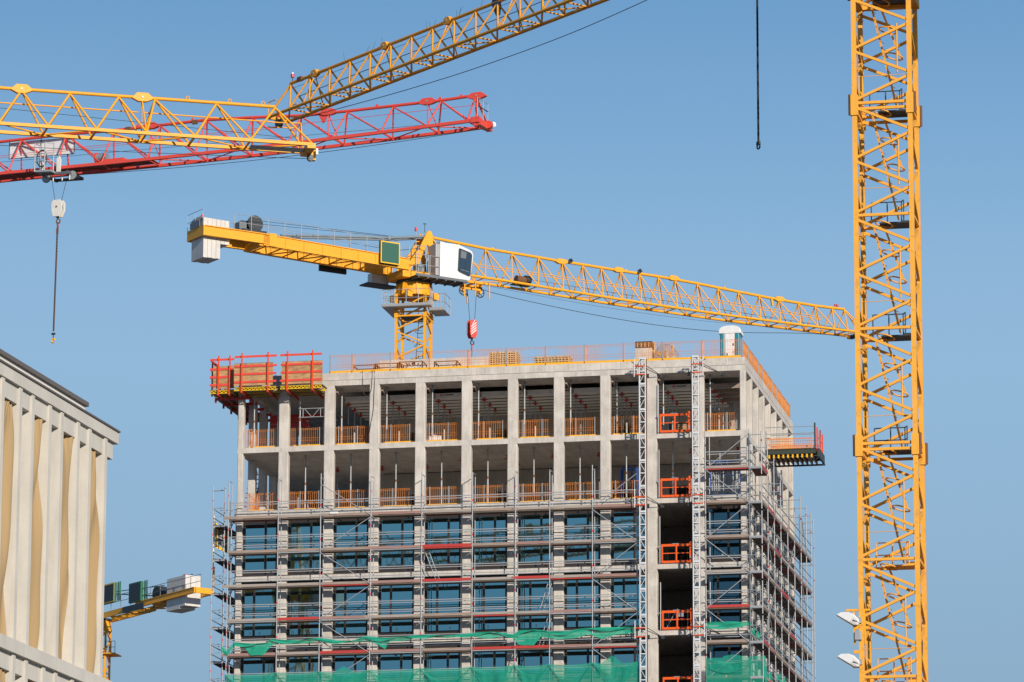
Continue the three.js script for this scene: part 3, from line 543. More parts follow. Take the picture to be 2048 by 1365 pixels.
// ---------------------------------------------------------------- scaffolding
const LIFT = 2.035, deckLv = (k) => 47.97 - LIFT * k;      // deck undersides, k = 0 the highest on the front
const woods = [M.wood, M.woodGrey, M.wood, M.woodPink, M.woodGrey];
function bands(T, x, z, y0, y1, off) { for (let y = y1 - .6 - off; y > y0; y -= LIFT) rod(T, 'red_band', [x, y, z], [x, y + .11, z], .034, M.redBand); }
function deckBay(T, a, b, y, opt = {}) {       // a, b local [x, z] ends of the bay on the outer side; inner = vector to the inner side
  const dx = b[0] - a[0], dz = b[1] - a[1], L = Math.hypot(dx, dz), ix = opt.in[0], iz = opt.in[1], P = (t, s) => [a[0] + dx * t + ix * s, a[1] + dz * t + iz * s];
  const put = (n, t0, t1, s, yy, w, h, m) => { const p = P(t0, s), q = P(t1, s); bar(T, n, [p[0], yy, p[1]], [q[0], yy, q[1]], w, h, m); };
  const steel = opt.steel, e = .02;
  for (const s of [.17, .5, .83]) put('deck_plank', e, 1 - e, s, y + .035, .235, .05, steel ? M.shadedGreySteel : opt.dark || M.darkDeck);
  put('deck_edge', e, 1 - e, .02, y + .03, .03, .075, steel ? M.galv : opt.edge || M.darkDeck);
  if (opt.toe) put('toe_board', opt.lap ? -.10 : e, 1 - e, -.03, y + .15 + rr(-.008, .008), .032, .155, opt.toe);
  for (const r of opt.rails || []) { put('guard_rail', 0, 1, 0, y + r, .045, .045, M.galv); if (opt.innerRail !== false) put('guard_rail', 0, 1, 1, y + r, .043, .043, M.galv); }
}
{
  const T = bthing('facade_scaffold', 'long galvanised scaffold with wooden toe boards across the front of the tower', 'scaffold', 0, 0, -1.05);
  const S = [-.2, 2.83, 5.40, 8.43, 11.48, 14.51, 17.06, 19.10, 21.62, 24.25], tops = [50.35, 50.75, 50.6, 50.35, 50.45, 50.35, 50.4, 50.3, 50.55, 49.3];
  S.forEach((x, i) => {
    rod(T, 'standard', [x, 0, 0], [x, tops[i], 0], .0325, M.galv); if (i < 9) rod(T, 'standard', [x, 0, -.73], [x, tops[i] - .12, -.73], .028, M.galv);
    bands(T, x, 0, 36.5, 50, (i * .37) % 1.1);
    for (let k = -1; k < 6; k++) rod(T, 'transom', [x, deckLv(k) + (k < 0 ? .35 : 0), .0], [x, deckLv(k) + (k < 0 ? .35 : 0), -.73], .026, M.galv);
  });
  const toes = [[1, 1, 1, 1, 1, 1, 1, 4, 1], [1, 0, 0, 3, 9, 1, 1, 1, 1], [1, 2, 0, 3, 9, 1, 9, 1, 3], [1, 9, 1, 1, 1, 1, 2, 3, 1], [1, 1, 9, 3, 1, 9, 9, 3, 1], [1, 1, 1, 1, 1, 1, 1, 1, 1]];
  const toeMat = { 0: M.wood, 1: M.wood, 2: M.woodGrey, 3: M.woodPink, 4: M.woodGrey, 9: M.boardRed };
  for (let k = 0; k < 6; k++) for (let i = 0; i < 9; i++) {
    const y = deckLv(k), steel = (i * 3 + k * 5) % 7 < 2 && k > 0, redEdge = (i + k * 2) % 5 === 1 && k > 0;
    deckBay(T, [S[i], 0], [S[i + 1], 0], y, { in: [0, -.73], toe: toes[k][i] === 1 ? woods[(i + k * 2) % 5] : toeMat[toes[k][i]], steel, edge: redEdge ? M.boardRed : M.darkDeck, dark: (i + k) % 4 ? M.darkDeck : M.deckRed, rails: [.52, 1.04], lap: (i * 5 + k * 3) % 6 === 0 });
  }
  // diagonal braces on the outer face: zigzag fields as in the front elevation
  for (const [i, dir] of [[2, -1], [8, 1]]) for (let k = -1; k < 5; k++) { const a = S[i], b = S[i + 1], y = deckLv(k), flip = (k & 1) ? -1 : 1; const l = flip * dir > 0; rod(T, 'brace', [l ? a : b, y - .05, .05], [l ? b : a, y - LIFT + .05, .05], .024, M.galv); }
  for (const [i, k, x0, x1] of [[4, 1, .1, .85], [6, 2, 1.9, 1.35], [5, 4, 2.4, 1.8], [6, 3, 1.9, 1.3]]) for (const off of [0, .22]) rod(T, 'ladder_rail', [S[i] + x0 + off, deckLv(k) - .02, -.4], [S[i] + x1 + off, deckLv(k + 1) + .1, -.32], .026, M.galv);
  for (const [i, k, x0, x1] of [[4, 1, .1, .85], [6, 2, 1.9, 1.35], [5, 4, 2.4, 1.8]]) for (let r = 1; r < 8; r++) { const t = r / 8, x = S[i] + x0 + (x1 - x0) * t, y = deckLv(k) - .02 + (-LIFT + .12) * t; rod(T, 'ladder_rung', [x, y, -.4 + .08 * t], [x + .22, y, -.4 + .08 * t], .014, M.galv); }
  mesh(T, 'tied_bag', new RoundedBoxGeometry(.52, .15, .1, 3, .05), M.white, [6.2, deckLv(0) + .24, .06]);
}
{
  const T = bthing('corner_scaffold', 'narrow scaffold field on the front between the hoist mast and the right corner', 'scaffold', 28.26, 0, -1.05);
  const X = [0, 2.55];
  X.forEach((x, i) => { rod(T, 'standard', [x, 0, 0], [x, i ? 52.35 : 52.3, 0], .034, M.galv); rod(T, 'standard', [x + (i ? 0 : .13), 0, -.73], [x + (i ? 0 : .13), 52.1, -.73], .03, M.galv); bands(T, x, 0, 36.5, 52, i * .5); });
  const toe = [M.woodGrey, M.wood, M.wood, M.woodGrey, M.boardRed, M.wood, M.wood];
  for (let k = -1; k < 6; k++) { const y = deckLv(k) + .03; deckBay(T, [0, 0], [2.55, 0], y, { in: [0, -.73], toe: toe[k + 1], edge: k === -1 ? M.boardRed : M.darkDeck, steel: k === 2, rails: [.52, 1.04] }); const l = (k & 1) === 0; rod(T, 'brace', [l ? 0 : 2.55, y + LIFT, .05], [l ? 2.55 : 0, y + .02, .05], .026, M.galv); }
  for (let k = -1; k < 6; k++) for (const x of X) rod(T, 'transom', [x, deckLv(k), 0], [x, deckLv(k), -.73], .026, M.galv);
}
{
  const T = bthing('side_scaffold', 'receding scaffold with dark decks along the right face of the tower', 'scaffold', 30.81, 0, 0);
  const Wd = [-1.1, 1.28, 3.9, 6.6, 9.5, 12.4, 15.3, 17.7, 19.9, 21.1], top = [52.2, 51.9, 51.5, 50.7, 49.9, 49.8, 51.3, 51.2, 51.1, 50.9];
  Wd.forEach((w, i) => { rod(T, 'standard', [.735, 0, -w], [.735, top[i], -w], .034, M.galv); rod(T, 'standard', [.02, 0, -w], [.02, top[i] - .1, -w], .028, M.shadedGreySteel); bands(T, .735, -w, 36.5, top[i], (i * .61) % 1.4); rod(T, 'transom', [.02, top[i] - .2, -w], [.735, top[i] - .2, -w], .024, M.galv); for (let k = -1; k < 6; k++) rod(T, 'transom', [0, deckLv(k) + .02, -w], [.78, deckLv(k) + .02, -w], .03, M.galv); });
  for (let k = -1; k < 6; k++) for (let i = 0; i < 8; i++) {
    if (k === -1 && (i > 0)) continue; if (k === 0 && i > 5 && i < 6) continue;
    const y = deckLv(k) + .03, redd = (i * 3 + k * 7 + 7) % 5 === 0;
    deckBay(T, [.735, -Wd[i]], [.735, -Wd[i + 1]], y, { in: [-.68, 0], toe: redd && i < 5 ? M.boardRed : woods[(i * 2 + k + 2) % 5], dark: (i + k + 1) % 3 ? M.darkDeck : M.deckRed, edge: M.woodGrey, rails: [.52, 1.04], innerRail: i % 2 === 0 });
  }
  for (let k = -1; k < 6; k++) { box(T, 'end_board', [.37, deckLv(k) + .10, 1.12], [.74, .10, .03], M.galv); rod(T, 'end_rail', [0, deckLv(k) + 1.05, 1.1], [.735, deckLv(k) + 1.05, 1.1], .022, M.galv); }
  for (let k = 0; k < 5; k++) { const i = k % 2 ? 1 : 6; for (const ii of [i, (i + 3) % 8]) rod(T, 'brace', [.78, deckLv(k) + LIFT, -Wd[ii + (k % 2)]], [.78, deckLv(k), -Wd[ii + 1 - (k % 2)]], .022, M.galv); }
  for (let k = 3; k < 5; k++) { for (const x of [.2, .6]) rod(T, 'ladder_rail', [x, deckLv(k), -1.9], [x, deckLv(k - 1) + .1, -1.6], .025, M.galv); for (let r = 1; r < 7; r++) rod(T, 'ladder_rung', [.2, deckLv(k) + r * .3, -1.9 + r * .04], [.6, deckLv(k) + r * .3, -1.9 + r * .04], .016, M.galv); }
}
{
  const T = bthing('left_scaffold', 'scaffold tower with dark decks along the left face of the tower', 'scaffold', -1.40, 0, 0);
  const Wd = [-.15, 2.45, 5.2, 8.2, 11.2];
  Wd.forEach((w, i) => { for (const x of [0, .73]) { rod(T, 'standard', [x, 0, -w], [x, i === 0 ? 50.2 : 49.6, -w], .033, i < 2 ? M.galv : M.shadedGreySteel); if (i === 0) bands(T, x, -w, 36.5, 49.9, x ? .2 : 0); } for (let k = 0; k < 6; k++) bar(T, 'transom', [-.02, deckLv(k) - .17, -w], [.75, deckLv(k) - .17, -w], .06, .09, M.galv); });  // rear standards use the darkened steel, shade put into their colour
  rod(T, 'transom', [0, 49.95, .15], [.73, 49.97, .15], .035, M.galv);
  for (let k = 0; k < 6; k++) {
    const y = deckLv(k) - .13;
    for (let i = 0; i < 4; i++) deckBay(T, [0, -Wd[i]], [0, -Wd[i + 1]], y, { in: [.7, 0], toe: null, dark: k > 3 ? M.deckRed : M.darkDeck, rails: [.52, 1.04], innerRail: false });
    rod(T, 'end_rail', [0, y + 1.06, .15], [.73, y + 1.06, .15], .022, M.galv); box(T, 'end_toe_board', [.08, y + .12, -.6], [.12, .1, .5], M.wood);
    tube(T, 'gate_loop', [[.12, y + 1.04, 0.17], [.12, y + .62, 0.17], [.16, y + .56, 0.17], [.54, y + .57, 0.17], [.6, y + .62, 0.17], [.6, y + 1.04, 0.17]], .014, M.galv, 20);
    for (const x of [.82]) { for (const dx of [0, .28]) rod(T, 'stair_rail', [x, y + .05, -.7 - dx], [x, y + LIFT + .05, -3.2 - dx], .026, M.blackSteel); }
    rod(T, 'tie_tube', [.3, y + 1.0, -.3], [1.35, y + 1.02, -.3], .022, M.galv);
  }
  for (let k = 0; k < 3; k++) { bar(T, 'stair_string', [.9, 48.6 + k * .02, -4 - k], [.9, 52.3, -6.5 - k], .05, .14, M.blackSteel); }
  for (let r = 0; r < 11; r++) rod(T, 'stair_tread', [.5, 48.9 + r * .32, -4.2 - r * .22], [1.25, 48.9 + r * .32, -4.2 - r * .22], .03, M.blackSteel);
  box(T, 'landing', [1.2, 49.9, -9.5], [1.6, .12, 2], M.blackSteel); rod(T, 'landing_rail', [.5, 50.9, -8.6], [2, 50.9, -8.6], .024, M.blackSteel); rod(T, 'inner_standard', [.9, 0, -.45], [.9, 49.4, -.45], .03, M.shadedGreySteel);
}
{
  const T = bthing('site_banner', 'yellow bordered grey banner with a white pole behind the left scaffold', 'banner', -1.56, 46.35, .9);
  const g = new THREE.BufferGeometry(); const o = [[0, .42, 0], [.68, .1, -.7], [.62, 1.3, -.7], [.0, 1.95, 0]];
  const quad = (k, z) => { const c = [.34, .95, -.35]; return o.map((p) => [c[0] + (p[0] - c[0]) * k, c[1] + (p[1] - c[1]) * k, c[2] + (p[2] - c[2]) * k + z]); };
  const slab = (q, t) => { const pos = []; for (const dz of [0, -t]) for (const p of q) pos.push(p[0], p[1], p[2] + dz); const gg = new THREE.BufferGeometry(); gg.setAttribute('position', new THREE.Float32BufferAttribute(pos, 3)); gg.setIndex([0, 1, 2, 0, 2, 3, 6, 5, 4, 7, 6, 4, 0, 4, 5, 0, 5, 1, 1, 5, 6, 1, 6, 2, 2, 6, 7, 2, 7, 3, 3, 7, 4, 3, 4, 0]); const f = gg.toNonIndexed(); f.computeVertexNormals(); return f; };
  mesh(T, 'border', slab(quad(1, 0), .05), M.signYellow); mesh(T, 'sheet', slab(quad(.74, .03), .03), M.galv); box(T, 'bar', [.18, 1.1, .02], [.06, 1.1, .05], M.signYellow);
  rod(T, 'pole', [-.06, -2.2, .05], [-.02, 2.3, .05], .04, M.white); bar(T, 'yellow_guide', [.02, -2.0, .1], [.04, -.8, .1], .09, .06, M.signYellow);
}

// ---------------------------------------------------------------- green debris nets
function netSheet(T, name, x0, x1, top, bottom, z, m, amp = .06, nx = 60, ny = 16, s = 601) {
  const pos = [], idx = [];
  for (let j = 0; j <= ny; j++) for (let i = 0; i <= nx; i++) {
    const x = x0 + (x1 - x0) * i / nx, t = j / ny, a = top(x), b = bottom(x), y = a + (b - a) * t;
    pos.push(x, y, z + amp * ((fbm(x * 1.3 + 40, y * 1.5 + t * 2, 256, 256, s, 4) - .5) * 2.4 + .6 * Math.sin(x * 3 + t * 2 + s)) * (.3 + .7 * Math.sin(Math.PI * Math.min(1, t * 1.2))));
  }
  for (let j = 0; j < ny; j++) for (let i = 0; i < nx; i++) { const a = j * (nx + 1) + i; idx.push(a, a + nx + 1, a + 1, a + 1, a + nx + 1, a + nx + 2); }
  const g = new THREE.BufferGeometry(); g.setAttribute('position', new THREE.Float32BufferAttribute(pos, 3)); g.setIndex(idx); g.computeVertexNormals(); return mesh(T, name, g, m);
}
const lerpPts = (P) => (x) => { if (x <= P[0][0]) return P[0][1]; for (let i = 1; i < P.length; i++) if (x <= P[i][0]) { const t = (x - P[i - 1][0]) / (P[i][0] - P[i - 1][0]); return P[i - 1][1] + (P[i][1] - P[i - 1][1]) * t; } return P[P.length - 1][1]; };
{
  const T = bthing('debris_net', 'bunched green debris net drooping along the front scaffold above the hanging one', 'net', 0, 0, -1.12);
  const up = [[-.5, 40.55], [-.1, 40.2], [.3, 40.72], [1.2, 40.62], [2.2, 40.62], [2.55, 40.86], [3.0, 40.80], [4.2, 40.72], [5.3, 40.86], [6.5, 40.66], [7.4, 40.62], [8.2, 40.86], [9.3, 40.74], [10.5, 40.78], [11.5, 40.86], [13, 40.78], [14.4, 40.86], [15.8, 40.94], [17, 40.72], [17.4, 40.98], [18.2, 41.0], [19.1, 40.86], [20.2, 40.84], [21.2, 41.0], [22.4, 41.0], [24.2, 40.98]];
  const lo = [[-.5, 40.2], [-.1, 39.9], [.3, 40.5], [.9, 40.45], [1.15, 40.1], [1.3, 39.9], [2.1, 39.92], [2.3, 40.2], [2.7, 40.55], [3.4, 40.62], [4.2, 40.5], [5.3, 40.62], [6.5, 40.5], [7.4, 40.5], [8.2, 40.6], [8.9, 40.35], [9.4, 40.05], [9.6, 40.5], [10.6, 40.55], [11.5, 40.72], [13, 40.62], [14.4, 40.7], [15.4, 40.5], [16.3, 40.6], [17, 40.5], [17.3, 40.1], [18.2, 40.05], [18.6, 40.55], [19.6, 40.35], [20.6, 40.4], [21.4, 40.62], [22.2, 40.3], [23, 40.55], [24.2, 40.62]];
  netSheet(T, 'net', -.5, 24.2, lerpPts(up), lerpPts(lo), 0, M.netFold, .13, 260, 8, 611); netSheet(T, 'net_fold', .3, 24.2, (x) => lerpPts(up)(x) - .02, (x) => lerpPts(up)(x) - .16 - .1 * Math.sin(x * 2.3), .1, M.netFold, .1, 200, 5, 617);
}
{
  const T = bthing('debris_net', 'sheer green debris net hung over the front scaffold along the bottom of the picture', 'net', 0, 0, -1.13);
  const S = [-.25, 2.83, 5.40, 8.43, 11.48, 14.51, 17.06, 19.10, 21.62, 24.4], hi = [38.82, 38.88, 38.88, 38.88, 38.92, 38.9, 38.95, 38.95, 38.97, 38.97];
  for (let i = 0; i < 9; i++) {
    const a = S[i], b = S[i + 1];
    netSheet(T, 'net', a, b, (x) => { const t = (x - a) / (b - a); let y = hi[i] + (hi[i + 1] - hi[i]) * t - .1 * Math.sin(Math.PI * t); if (i === 2) y += .38 * Math.max(0, 1 - Math.abs(t - .5) * 5) - .02; if (i === 8) y += .5 * Math.max(0, 1 - Math.abs(t - .42) * 4.5); return y; }, () => 34.5, 0, M.net, .07, 36, 22, 621 + i * 7);
    netSheet(T, 'net_fold', a, b, (x) => { const t = (x - a) / (b - a); return hi[i] - .02 - (i % 2 ? 1.1 : .95) * Math.sin(Math.PI * t) * (.6 + .3 * Math.sin(i * 2.1)); }, (x) => { const t = (x - a) / (b - a); return hi[i] - .10 - 1.35 * Math.sin(Math.PI * t); }, .06, M.net, .12, 36, 8, 661 + i * 5);
  }
}
{
  const T = bthing('debris_net', 'green debris net strung low along the corner scaffold and round to the right face', 'net', 28.26, 0, -1.12);
  netSheet(T, 'net', 0, 2.6, (x) => 41.12 + .03 * Math.sin(x * 2), (x) => 40.80 - .12 * Math.sin(x * 1.6), 0, M.netFold, .12, 40, 6, 701); netSheet(T, 'net', 0, 2.6, (x) => 39.05 + (x > 1 ? .18 * Math.max(0, 1 - Math.abs(x - 1.5)) : 0), () => 34.5, 0, M.net, .08, 36, 20, 711); netSheet(T, 'net_fold', .2, 2.6, (x) => 39 - .25 * Math.sin(x), (x) => 38.5 - .35 * Math.sin(x * 1.3), .08, M.net, .14, 36, 8, 721); netSheet(T, 'net', 2.6, 3.35, () => 39.1, () => 34.5, 0, M.net, .06, 12, 20, 731);
  const side = grp(T, 'side_net', [3.3, 0, 0], Math.PI / 2); netSheet(side, 'net', 0, 3.6, (x) => 39.05 - .22 * x + .25 * Math.sin(x * 2.5), () => 34.5, 0, M.netFold, .12, 40, 20, 741); netSheet(side, 'net', -.1, 4.2, (x) => 41.0 - .02 * x, (x) => 40.45, -.7, M.netFold, .12, 40, 6, 751); netSheet(side, 'net', 5, 14, (x) => 38.95 + .15 * Math.sin(x), (x) => 38.5, 0, M.netFold, .12, 60, 6, 761);
}
{
  const T = bthing('plastic_film', 'torn clear plastic film blowing off the rear end of the right scaffold', 'plastic film', 31.6, 38.0, 20.2); const g = netSheet(T, 'film', 0, .55, (x) => 1.2 - .5 * x, (x) => -.6 + 1.2 * x, 0, M.film, .3, 14, 22, 771); g.rotation.y = .5;
}
// ---------------------------------------------------------------- cranes
// triangular lattice jib in a local frame: x along the jib, y up, one top chord, two bottom chords at z = +-hw
function lattice(G, tops, bots, hw, { rt = .07, rb = .07, rd = .04, m = M.yellow, boxChord = 0, lace = true, last = true }) {
  for (let i = 0; i < tops.length - 1; i++) rod(G, 'top_chord', [tops[i][0], tops[i][1], 0], [tops[i + 1][0], tops[i + 1][1], 0], rt, m);
  for (let i = 0; i < bots.length - 1; i++) for (const z of [-hw, hw]) {
    const a = [bots[i][0], bots[i][1], z], b = [bots[i + 1][0], bots[i + 1][1], z];
    boxChord ? bar(G, 'bottom_chord', a, b, boxChord, boxChord, m) : rod(G, 'bottom_chord', a, b, rb, m);
  }
  tops.forEach((t, i) => { for (const z of [-hw, hw]) for (const k of [i, i + 1]) if (bots[k] && (last || k < bots.length - 1)) rod(G, 'diagonal', [t[0], t[1] - rt * .6, 0], [bots[k][0], bots[k][1] + rb * .5, z], k === i ? rd * 1.05 : rd, m); });
  if (lace) for (let i = 0; i < bots.length; i++) {
    rod(G, 'cross_tube', [bots[i][0], bots[i][1], -hw], [bots[i][0], bots[i][1], hw], rd * .9, m);
    if (i < bots.length - 1) { const s = i % 2 ? 1 : -1; rod(G, 'lace', [bots[i][0], bots[i][1], s * hw], [bots[i + 1][0], bots[i + 1][1], -s * hw], rd * .8, m); }
  }
}
const pin = (G, s, y, m, L = .8, r = .12) => { mesh(G, 'pin_joint', extr([[-L / 2, -.05], [-L * .25, r], [L * .25, r], [L / 2, -.02], [L / 2, -.06], [L * .2, -r], [-L * .2, -r]], .2, .015), m, [s, y, 0]); rod(G, 'pin', [s, y, -.14], [s, y, .14], .045, M.galv); };
// square lattice mast, zigzag braces on all four faces; nodes = heights, sides alternate
function mastBay(G, half, y0, y1, n, leg, rd, m, start = 1) {
  const st = (y1 - y0) / n;
  for (let f = 0; f < 4; f++) for (let k = 0; k < n; k++) {
    const s = ((k & 1) ? -1 : 1) * start, a = [s * half, y1 - st * k - .06], b = [-s * half, y1 - st * (k + 1) + .06];
    const P = (u, y) => f === 0 ? [u, y, half] : f === 1 ? [u, y, -half] : f === 2 ? [half, y, u] : [-half, y, u];
    bar(G, 'brace', P(...a), P(...b), rd, rd, m, f < 2 ? V(0, 0, 1) : V(1, 0, 0));
  }
}
const legs = (G, half, y0, y1, w, m) => { for (const x of [-half, half]) for (const z of [-half, half]) { const o = mesh(G, 'leg', boxM(w, y1 - y0, w, 3), m, [x, (y0 + y1) / 2, z]); o.userData = {}; } };
function ladder(G, a, b, w, m, hoops = 0, dir = [0, 0, 1]) {
  for (const s of [-w / 2, w / 2]) rod(G, 'ladder_rail', [a[0] + s, a[1], a[2]], [b[0] + s, b[1], b[2]], .02, m);
  const n = Math.round(Math.abs(b[1] - a[1]) / .3), L = []; for (let i = 1; i < n; i++) { const t = i / n; L.push(rodGeo([a[0] - w / 2 + (b[0] - a[0]) * t, a[1] + (b[1] - a[1]) * t, a[2] + (b[2] - a[2]) * t], [a[0] + w / 2 + (b[0] - a[0]) * t, a[1] + (b[1] - a[1]) * t, a[2] + (b[2] - a[2]) * t], .012, 5)); }
  merged(G, 'ladder_rungs', L, m);
  for (let h = 1; h <= hoops; h++) { const t = h / (hoops + 1), o = mesh(G, 'ladder_hoop', new THREE.TorusGeometry(w * .75, .016, 5, 18), m, [a[0] + (b[0] - a[0]) * t, a[1] + (b[1] - a[1]) * t, a[2] + (b[2] - a[2]) * t + .2]); o.rotation.x = Math.PI / 2 - .12; }
}
function railing(G, pts, h, m, r = .018) { pts.forEach((p, i) => { rod(G, 'rail_post', p, [p[0], p[1] + h, p[2]], r, m); if (i) for (const t of [.5, 1]) rod(G, 'rail', [pts[i - 1][0], pts[i - 1][1] + h * t, pts[i - 1][2]], [p[0], p[1] + h * t, p[2]], r * .9, m); }); }

// ---- the crane on the roof of the tower
const C1 = BW(8.395, 0, 10);
{
  const Y0 = LV[0], T = thing('tower_crane', 'amber tower crane with white cab and green sign rising from the tower roof', 'crane', [C1[0], Y0, C1[2]]);
  const th = R(32), up = (n) => grp(T, n, [0, -Y0, 0], th);
  const mast = grp(T, 'mast', [0, -Y0, 0], -YA), hf = .90, m = M.amber;
  legs(mast, hf, 56.85, 63.65, .15, m);
  mastBay(mast, hf, 58.65, 62.25, 4, .15, .085, m, 1); mastBay(mast, hf, 56.9, 58.65, 2, .15, .085, m, 1); mastBay(mast, hf, 62.55, 63.5, 1, .15, .085, m, 1);
  for (const z of [-hf, hf]) for (const y of [62.25, 62.5]) bar(mast, 'collar_beam', [-hf, y, z], [hf, y, z], .1, .09, m); for (const x of [-hf, hf]) for (const y of [62.25, 62.5]) bar(mast, 'collar_beam', [x, y, -hf], [x, y, hf], .1, .09, m);
  for (const x of [-hf, hf]) for (const z of [-hf, hf]) box(mast, 'joint_block', [x, 62.36, z], [.22, .46, .22], m);
  ladder(mast, [.1, 57, -.35], [.45, 62.3, -.35], .42, M.blackSteel, 5); ladder(mast, [.4, 62.5, -.3], [.5, 63.6, -.3], .4, M.blackSteel, 1);
  box(mast, 'rest_floor', [0, 62.3, 0], [1.5, .04, 1.5], M.blackSteel);
  const cage = grp(T, 'mast_platform', [0, -Y0, 0], -YA);
  for (const [x0, x1, z0, z1] of [[-1.66, 1.4, 1.0, 1.6], [1.0, 1.95, -1.6, 0.1], [-1.66, -1.0, -1.5, 1.0]]) {
    box(cage, 'floor', [(x0 + x1) / 2, 62.72, (z0 + z1) / 2], [x1 - x0, .05, z1 - z0], M.galv);
    const z = z1, pts = []; for (let x = x0; x <= x1 + .01; x += (x1 - x0) / 4) pts.push([x, 62.7, z]); railing(cage, pts, 1.06, M.galv, .022); railing(cage, [[x1, 62.7, z1], [x1, 62.7, (z0 + z1) / 2], [x1, 62.7, z0]], 1.06, M.galv, .022);
    box(cage, 'toe_plate', [(x0 + x1) / 2, 62.80, z + .02], [x1 - x0, .16, .02], M.galv);
  }
  const slew = up('slewing_unit');
  mesh(slew, 'turret_base', new THREE.CylinderGeometry(1.05, 1.22, .82, 8).rotateY(Math.PI / 8), m, [0, 63.98, 0]); for (let k = 0; k < 8; k++) { const a = k * Math.PI / 4 + .39; bar(slew, 'turret_rib', [Math.cos(a) * 1.2, 63.6, Math.sin(a) * 1.2], [Math.cos(a) * 1.06, 64.38, Math.sin(a) * 1.06], .06, .1, m); }
  for (const x of [-.95, .95]) for (const z of [-.95, .95]) box(slew, 'turret_foot', [x, 63.55, z], [.34, .4, .34], m);
  mesh(slew, 'slewing_ring', new THREE.CylinderGeometry(1.12, 1.12, .16, 32), M.blackSteel, [0, 64.46, 0]);
  mesh(slew, 'turntable', new RoundedBoxGeometry(2.6, .5, 2.0, 2, .06), m, [-.1, 64.80, 0]);
  for (const z of [-.5, .5]) { mesh(slew, 'tower_head', extr([[-1.15, 65.0], [-.75, 65.0], [-.42, 65.45], [.02, 65.62], [.2, 66.1], [.55, 66.9], [.68, 66.9], [.82, 66.2], [1.0, 65.0], [1.22, 65.0], [1.02, 66.4], [.98, 67.5], [.88, 67.75], [.72, 67.8], [.58, 67.68], [.1, 66.7]], .10, .015), m, [0, 0, z]); }
  mesh(slew, 'head_cross_beam', new THREE.BoxGeometry(.2, .2, 1.1), m, [.75, 67.5, 0]); mesh(slew, 'machine_house', new RoundedBoxGeometry(.9, 1.0, .8, 2, .04), M.shadedGreySteel, [1.55, 65.6, .1]); mesh(slew, 'gear_cover', new RoundedBoxGeometry(.5, .6, .6, 2, .05), M.steelBlue, [.2, 65.3, .2]);
  rod(slew, 'beacon_pole', [-.02, 66.4, .2], [-.02, 67.75, .2], .03, M.galv); rod(slew, 'beacon', [-.02, 67.76, .2], [-.02, 67.98, .2], .085, M.beacon, UC12); rod(slew, 'anemometer', [.72, 67.8, 0], [.74, 68.35, 0], .02, M.blackSteel); box(slew, 'anemometer_cups', [.74, 68.36, 0], [.2, .05, .05], M.blackSteel);
  railing(slew, [[-1.5, 65.3, .9], [-.9, 65.5, .9], [-.3, 65.6, .95], [.3, 65.6, .95]], 1.05, M.galv, .02); rod(slew, 'stay_rod', [-1.6, 66.2, .8], [.1, 66.6, .6], .018, M.blackSteel);
  // counter jib
  const cj = up('counter_jib');
  for (const z of [-1, 1]) {
    bar(cj, 'beam_web', [-15.2, 65.64, z], [-10.6, 65.64, z], .10, .56, m); for (const dy of [-.29, .29]) bar(cj, 'beam_flange', [-15.2, 65.64 + dy, z], [-10.6, 65.64 + dy, z], .24, .05, m);
    bar(cj, 'beam_web', [-11.2, 65.58, z], [-1.0, 65.36, z], .10, .66, m); for (const dy of [-.34, .34]) bar(cj, 'beam_flange', [-11.2, 65.58 + dy, z], [-1.0, 65.36 + dy, z], .22, .05, m);
    for (const s of [-10.9, -9.7, -8.4, -7.1, -5.8, -4.6, -3.4]) box(cj, 'web_stiffener', [s, 65.5, z + .07], [.04, .62, .05], m); box(cj, 'joint_plate', [-10.6, 65.62, z + .1], [.5, .8, .08], m);
  }
  bar(cj, 'end_beam', [-15.25, 65.64, -1.05], [-15.25, 65.64, 1.05], .1, .62, m); bar(cj, 'cross_beam', [-11.3, 65.4, -1], [-11.3, 65.4, 1], .3, .4, m);
  for (let k = 0; k < 9; k++) { const a = -11 + k * 1.1, b = a + 1.1, s = k % 2 ? 1 : -1; rod(cj, 'lace', [a, 65.2, -s * .95], [b, 65.18, s * .95], .04, m); rod(cj, 'cross_tube', [a, 65.2, -.95], [a, 65.2, .95], .045, m); }
  for (let k = 0; k < 6; k++) { const s = -15.0 + k * .29, low = k < 4 ? 64.05 + .015 * (k % 2) : 64.98; cbox(cj, 'counterweight', [s, (low + 66.5) / 2, 0], [.275, 66.5 - low - .008 * k, 1.5], M.cwt, 2); }
  mesh(cj, 'counterweight_cap', new THREE.CylinderGeometry(.75, .75, .3, 20, 1, false, 0, Math.PI).rotateZ(Math.PI / 2).scale(1, .3, 1).rotateX(0), M.cwt, [-15.05, 66.42, 0]);
  box(cj, 'end_plate', [-15.33, 66.15, .0], [.04, .4, 1.2], M.shadedGreySteel); rod(cj, 'beacon', [-15.0, 66.55, .3], [-15.0, 66.75, .3], .09, M.beacon, UC12);
  railing(cj, [[-15.3, 65.95, 1.0], [-15.3, 65.95, 0], [-15.3, 65.95, -1]], 1.0, M.galv, .018);
  rod(cj, 'winch_drum', [-11.55, 66.62, -.55], [-11.55, 66.62, .45], .36, M.blackSteel, UC12); rod(cj, 'winch_flange', [-11.5, 66.62, .45], [-11.5, 66.62, .56], .52, M.blackSteel, UC12); rod(cj, 'winch_flange', [-11.9, 66.5, -.4], [-11.9, 66.5, -.3], .46, M.blackSteel, UC12); box(cj, 'winch_motor', [-12.3, 66.35, .1], [.5, .6, .7], M.shadedGreySteel); box(cj, 'winch_frame', [-11.6, 66.1, 0], [1.6, .2, 1.4], M.blackSteel);
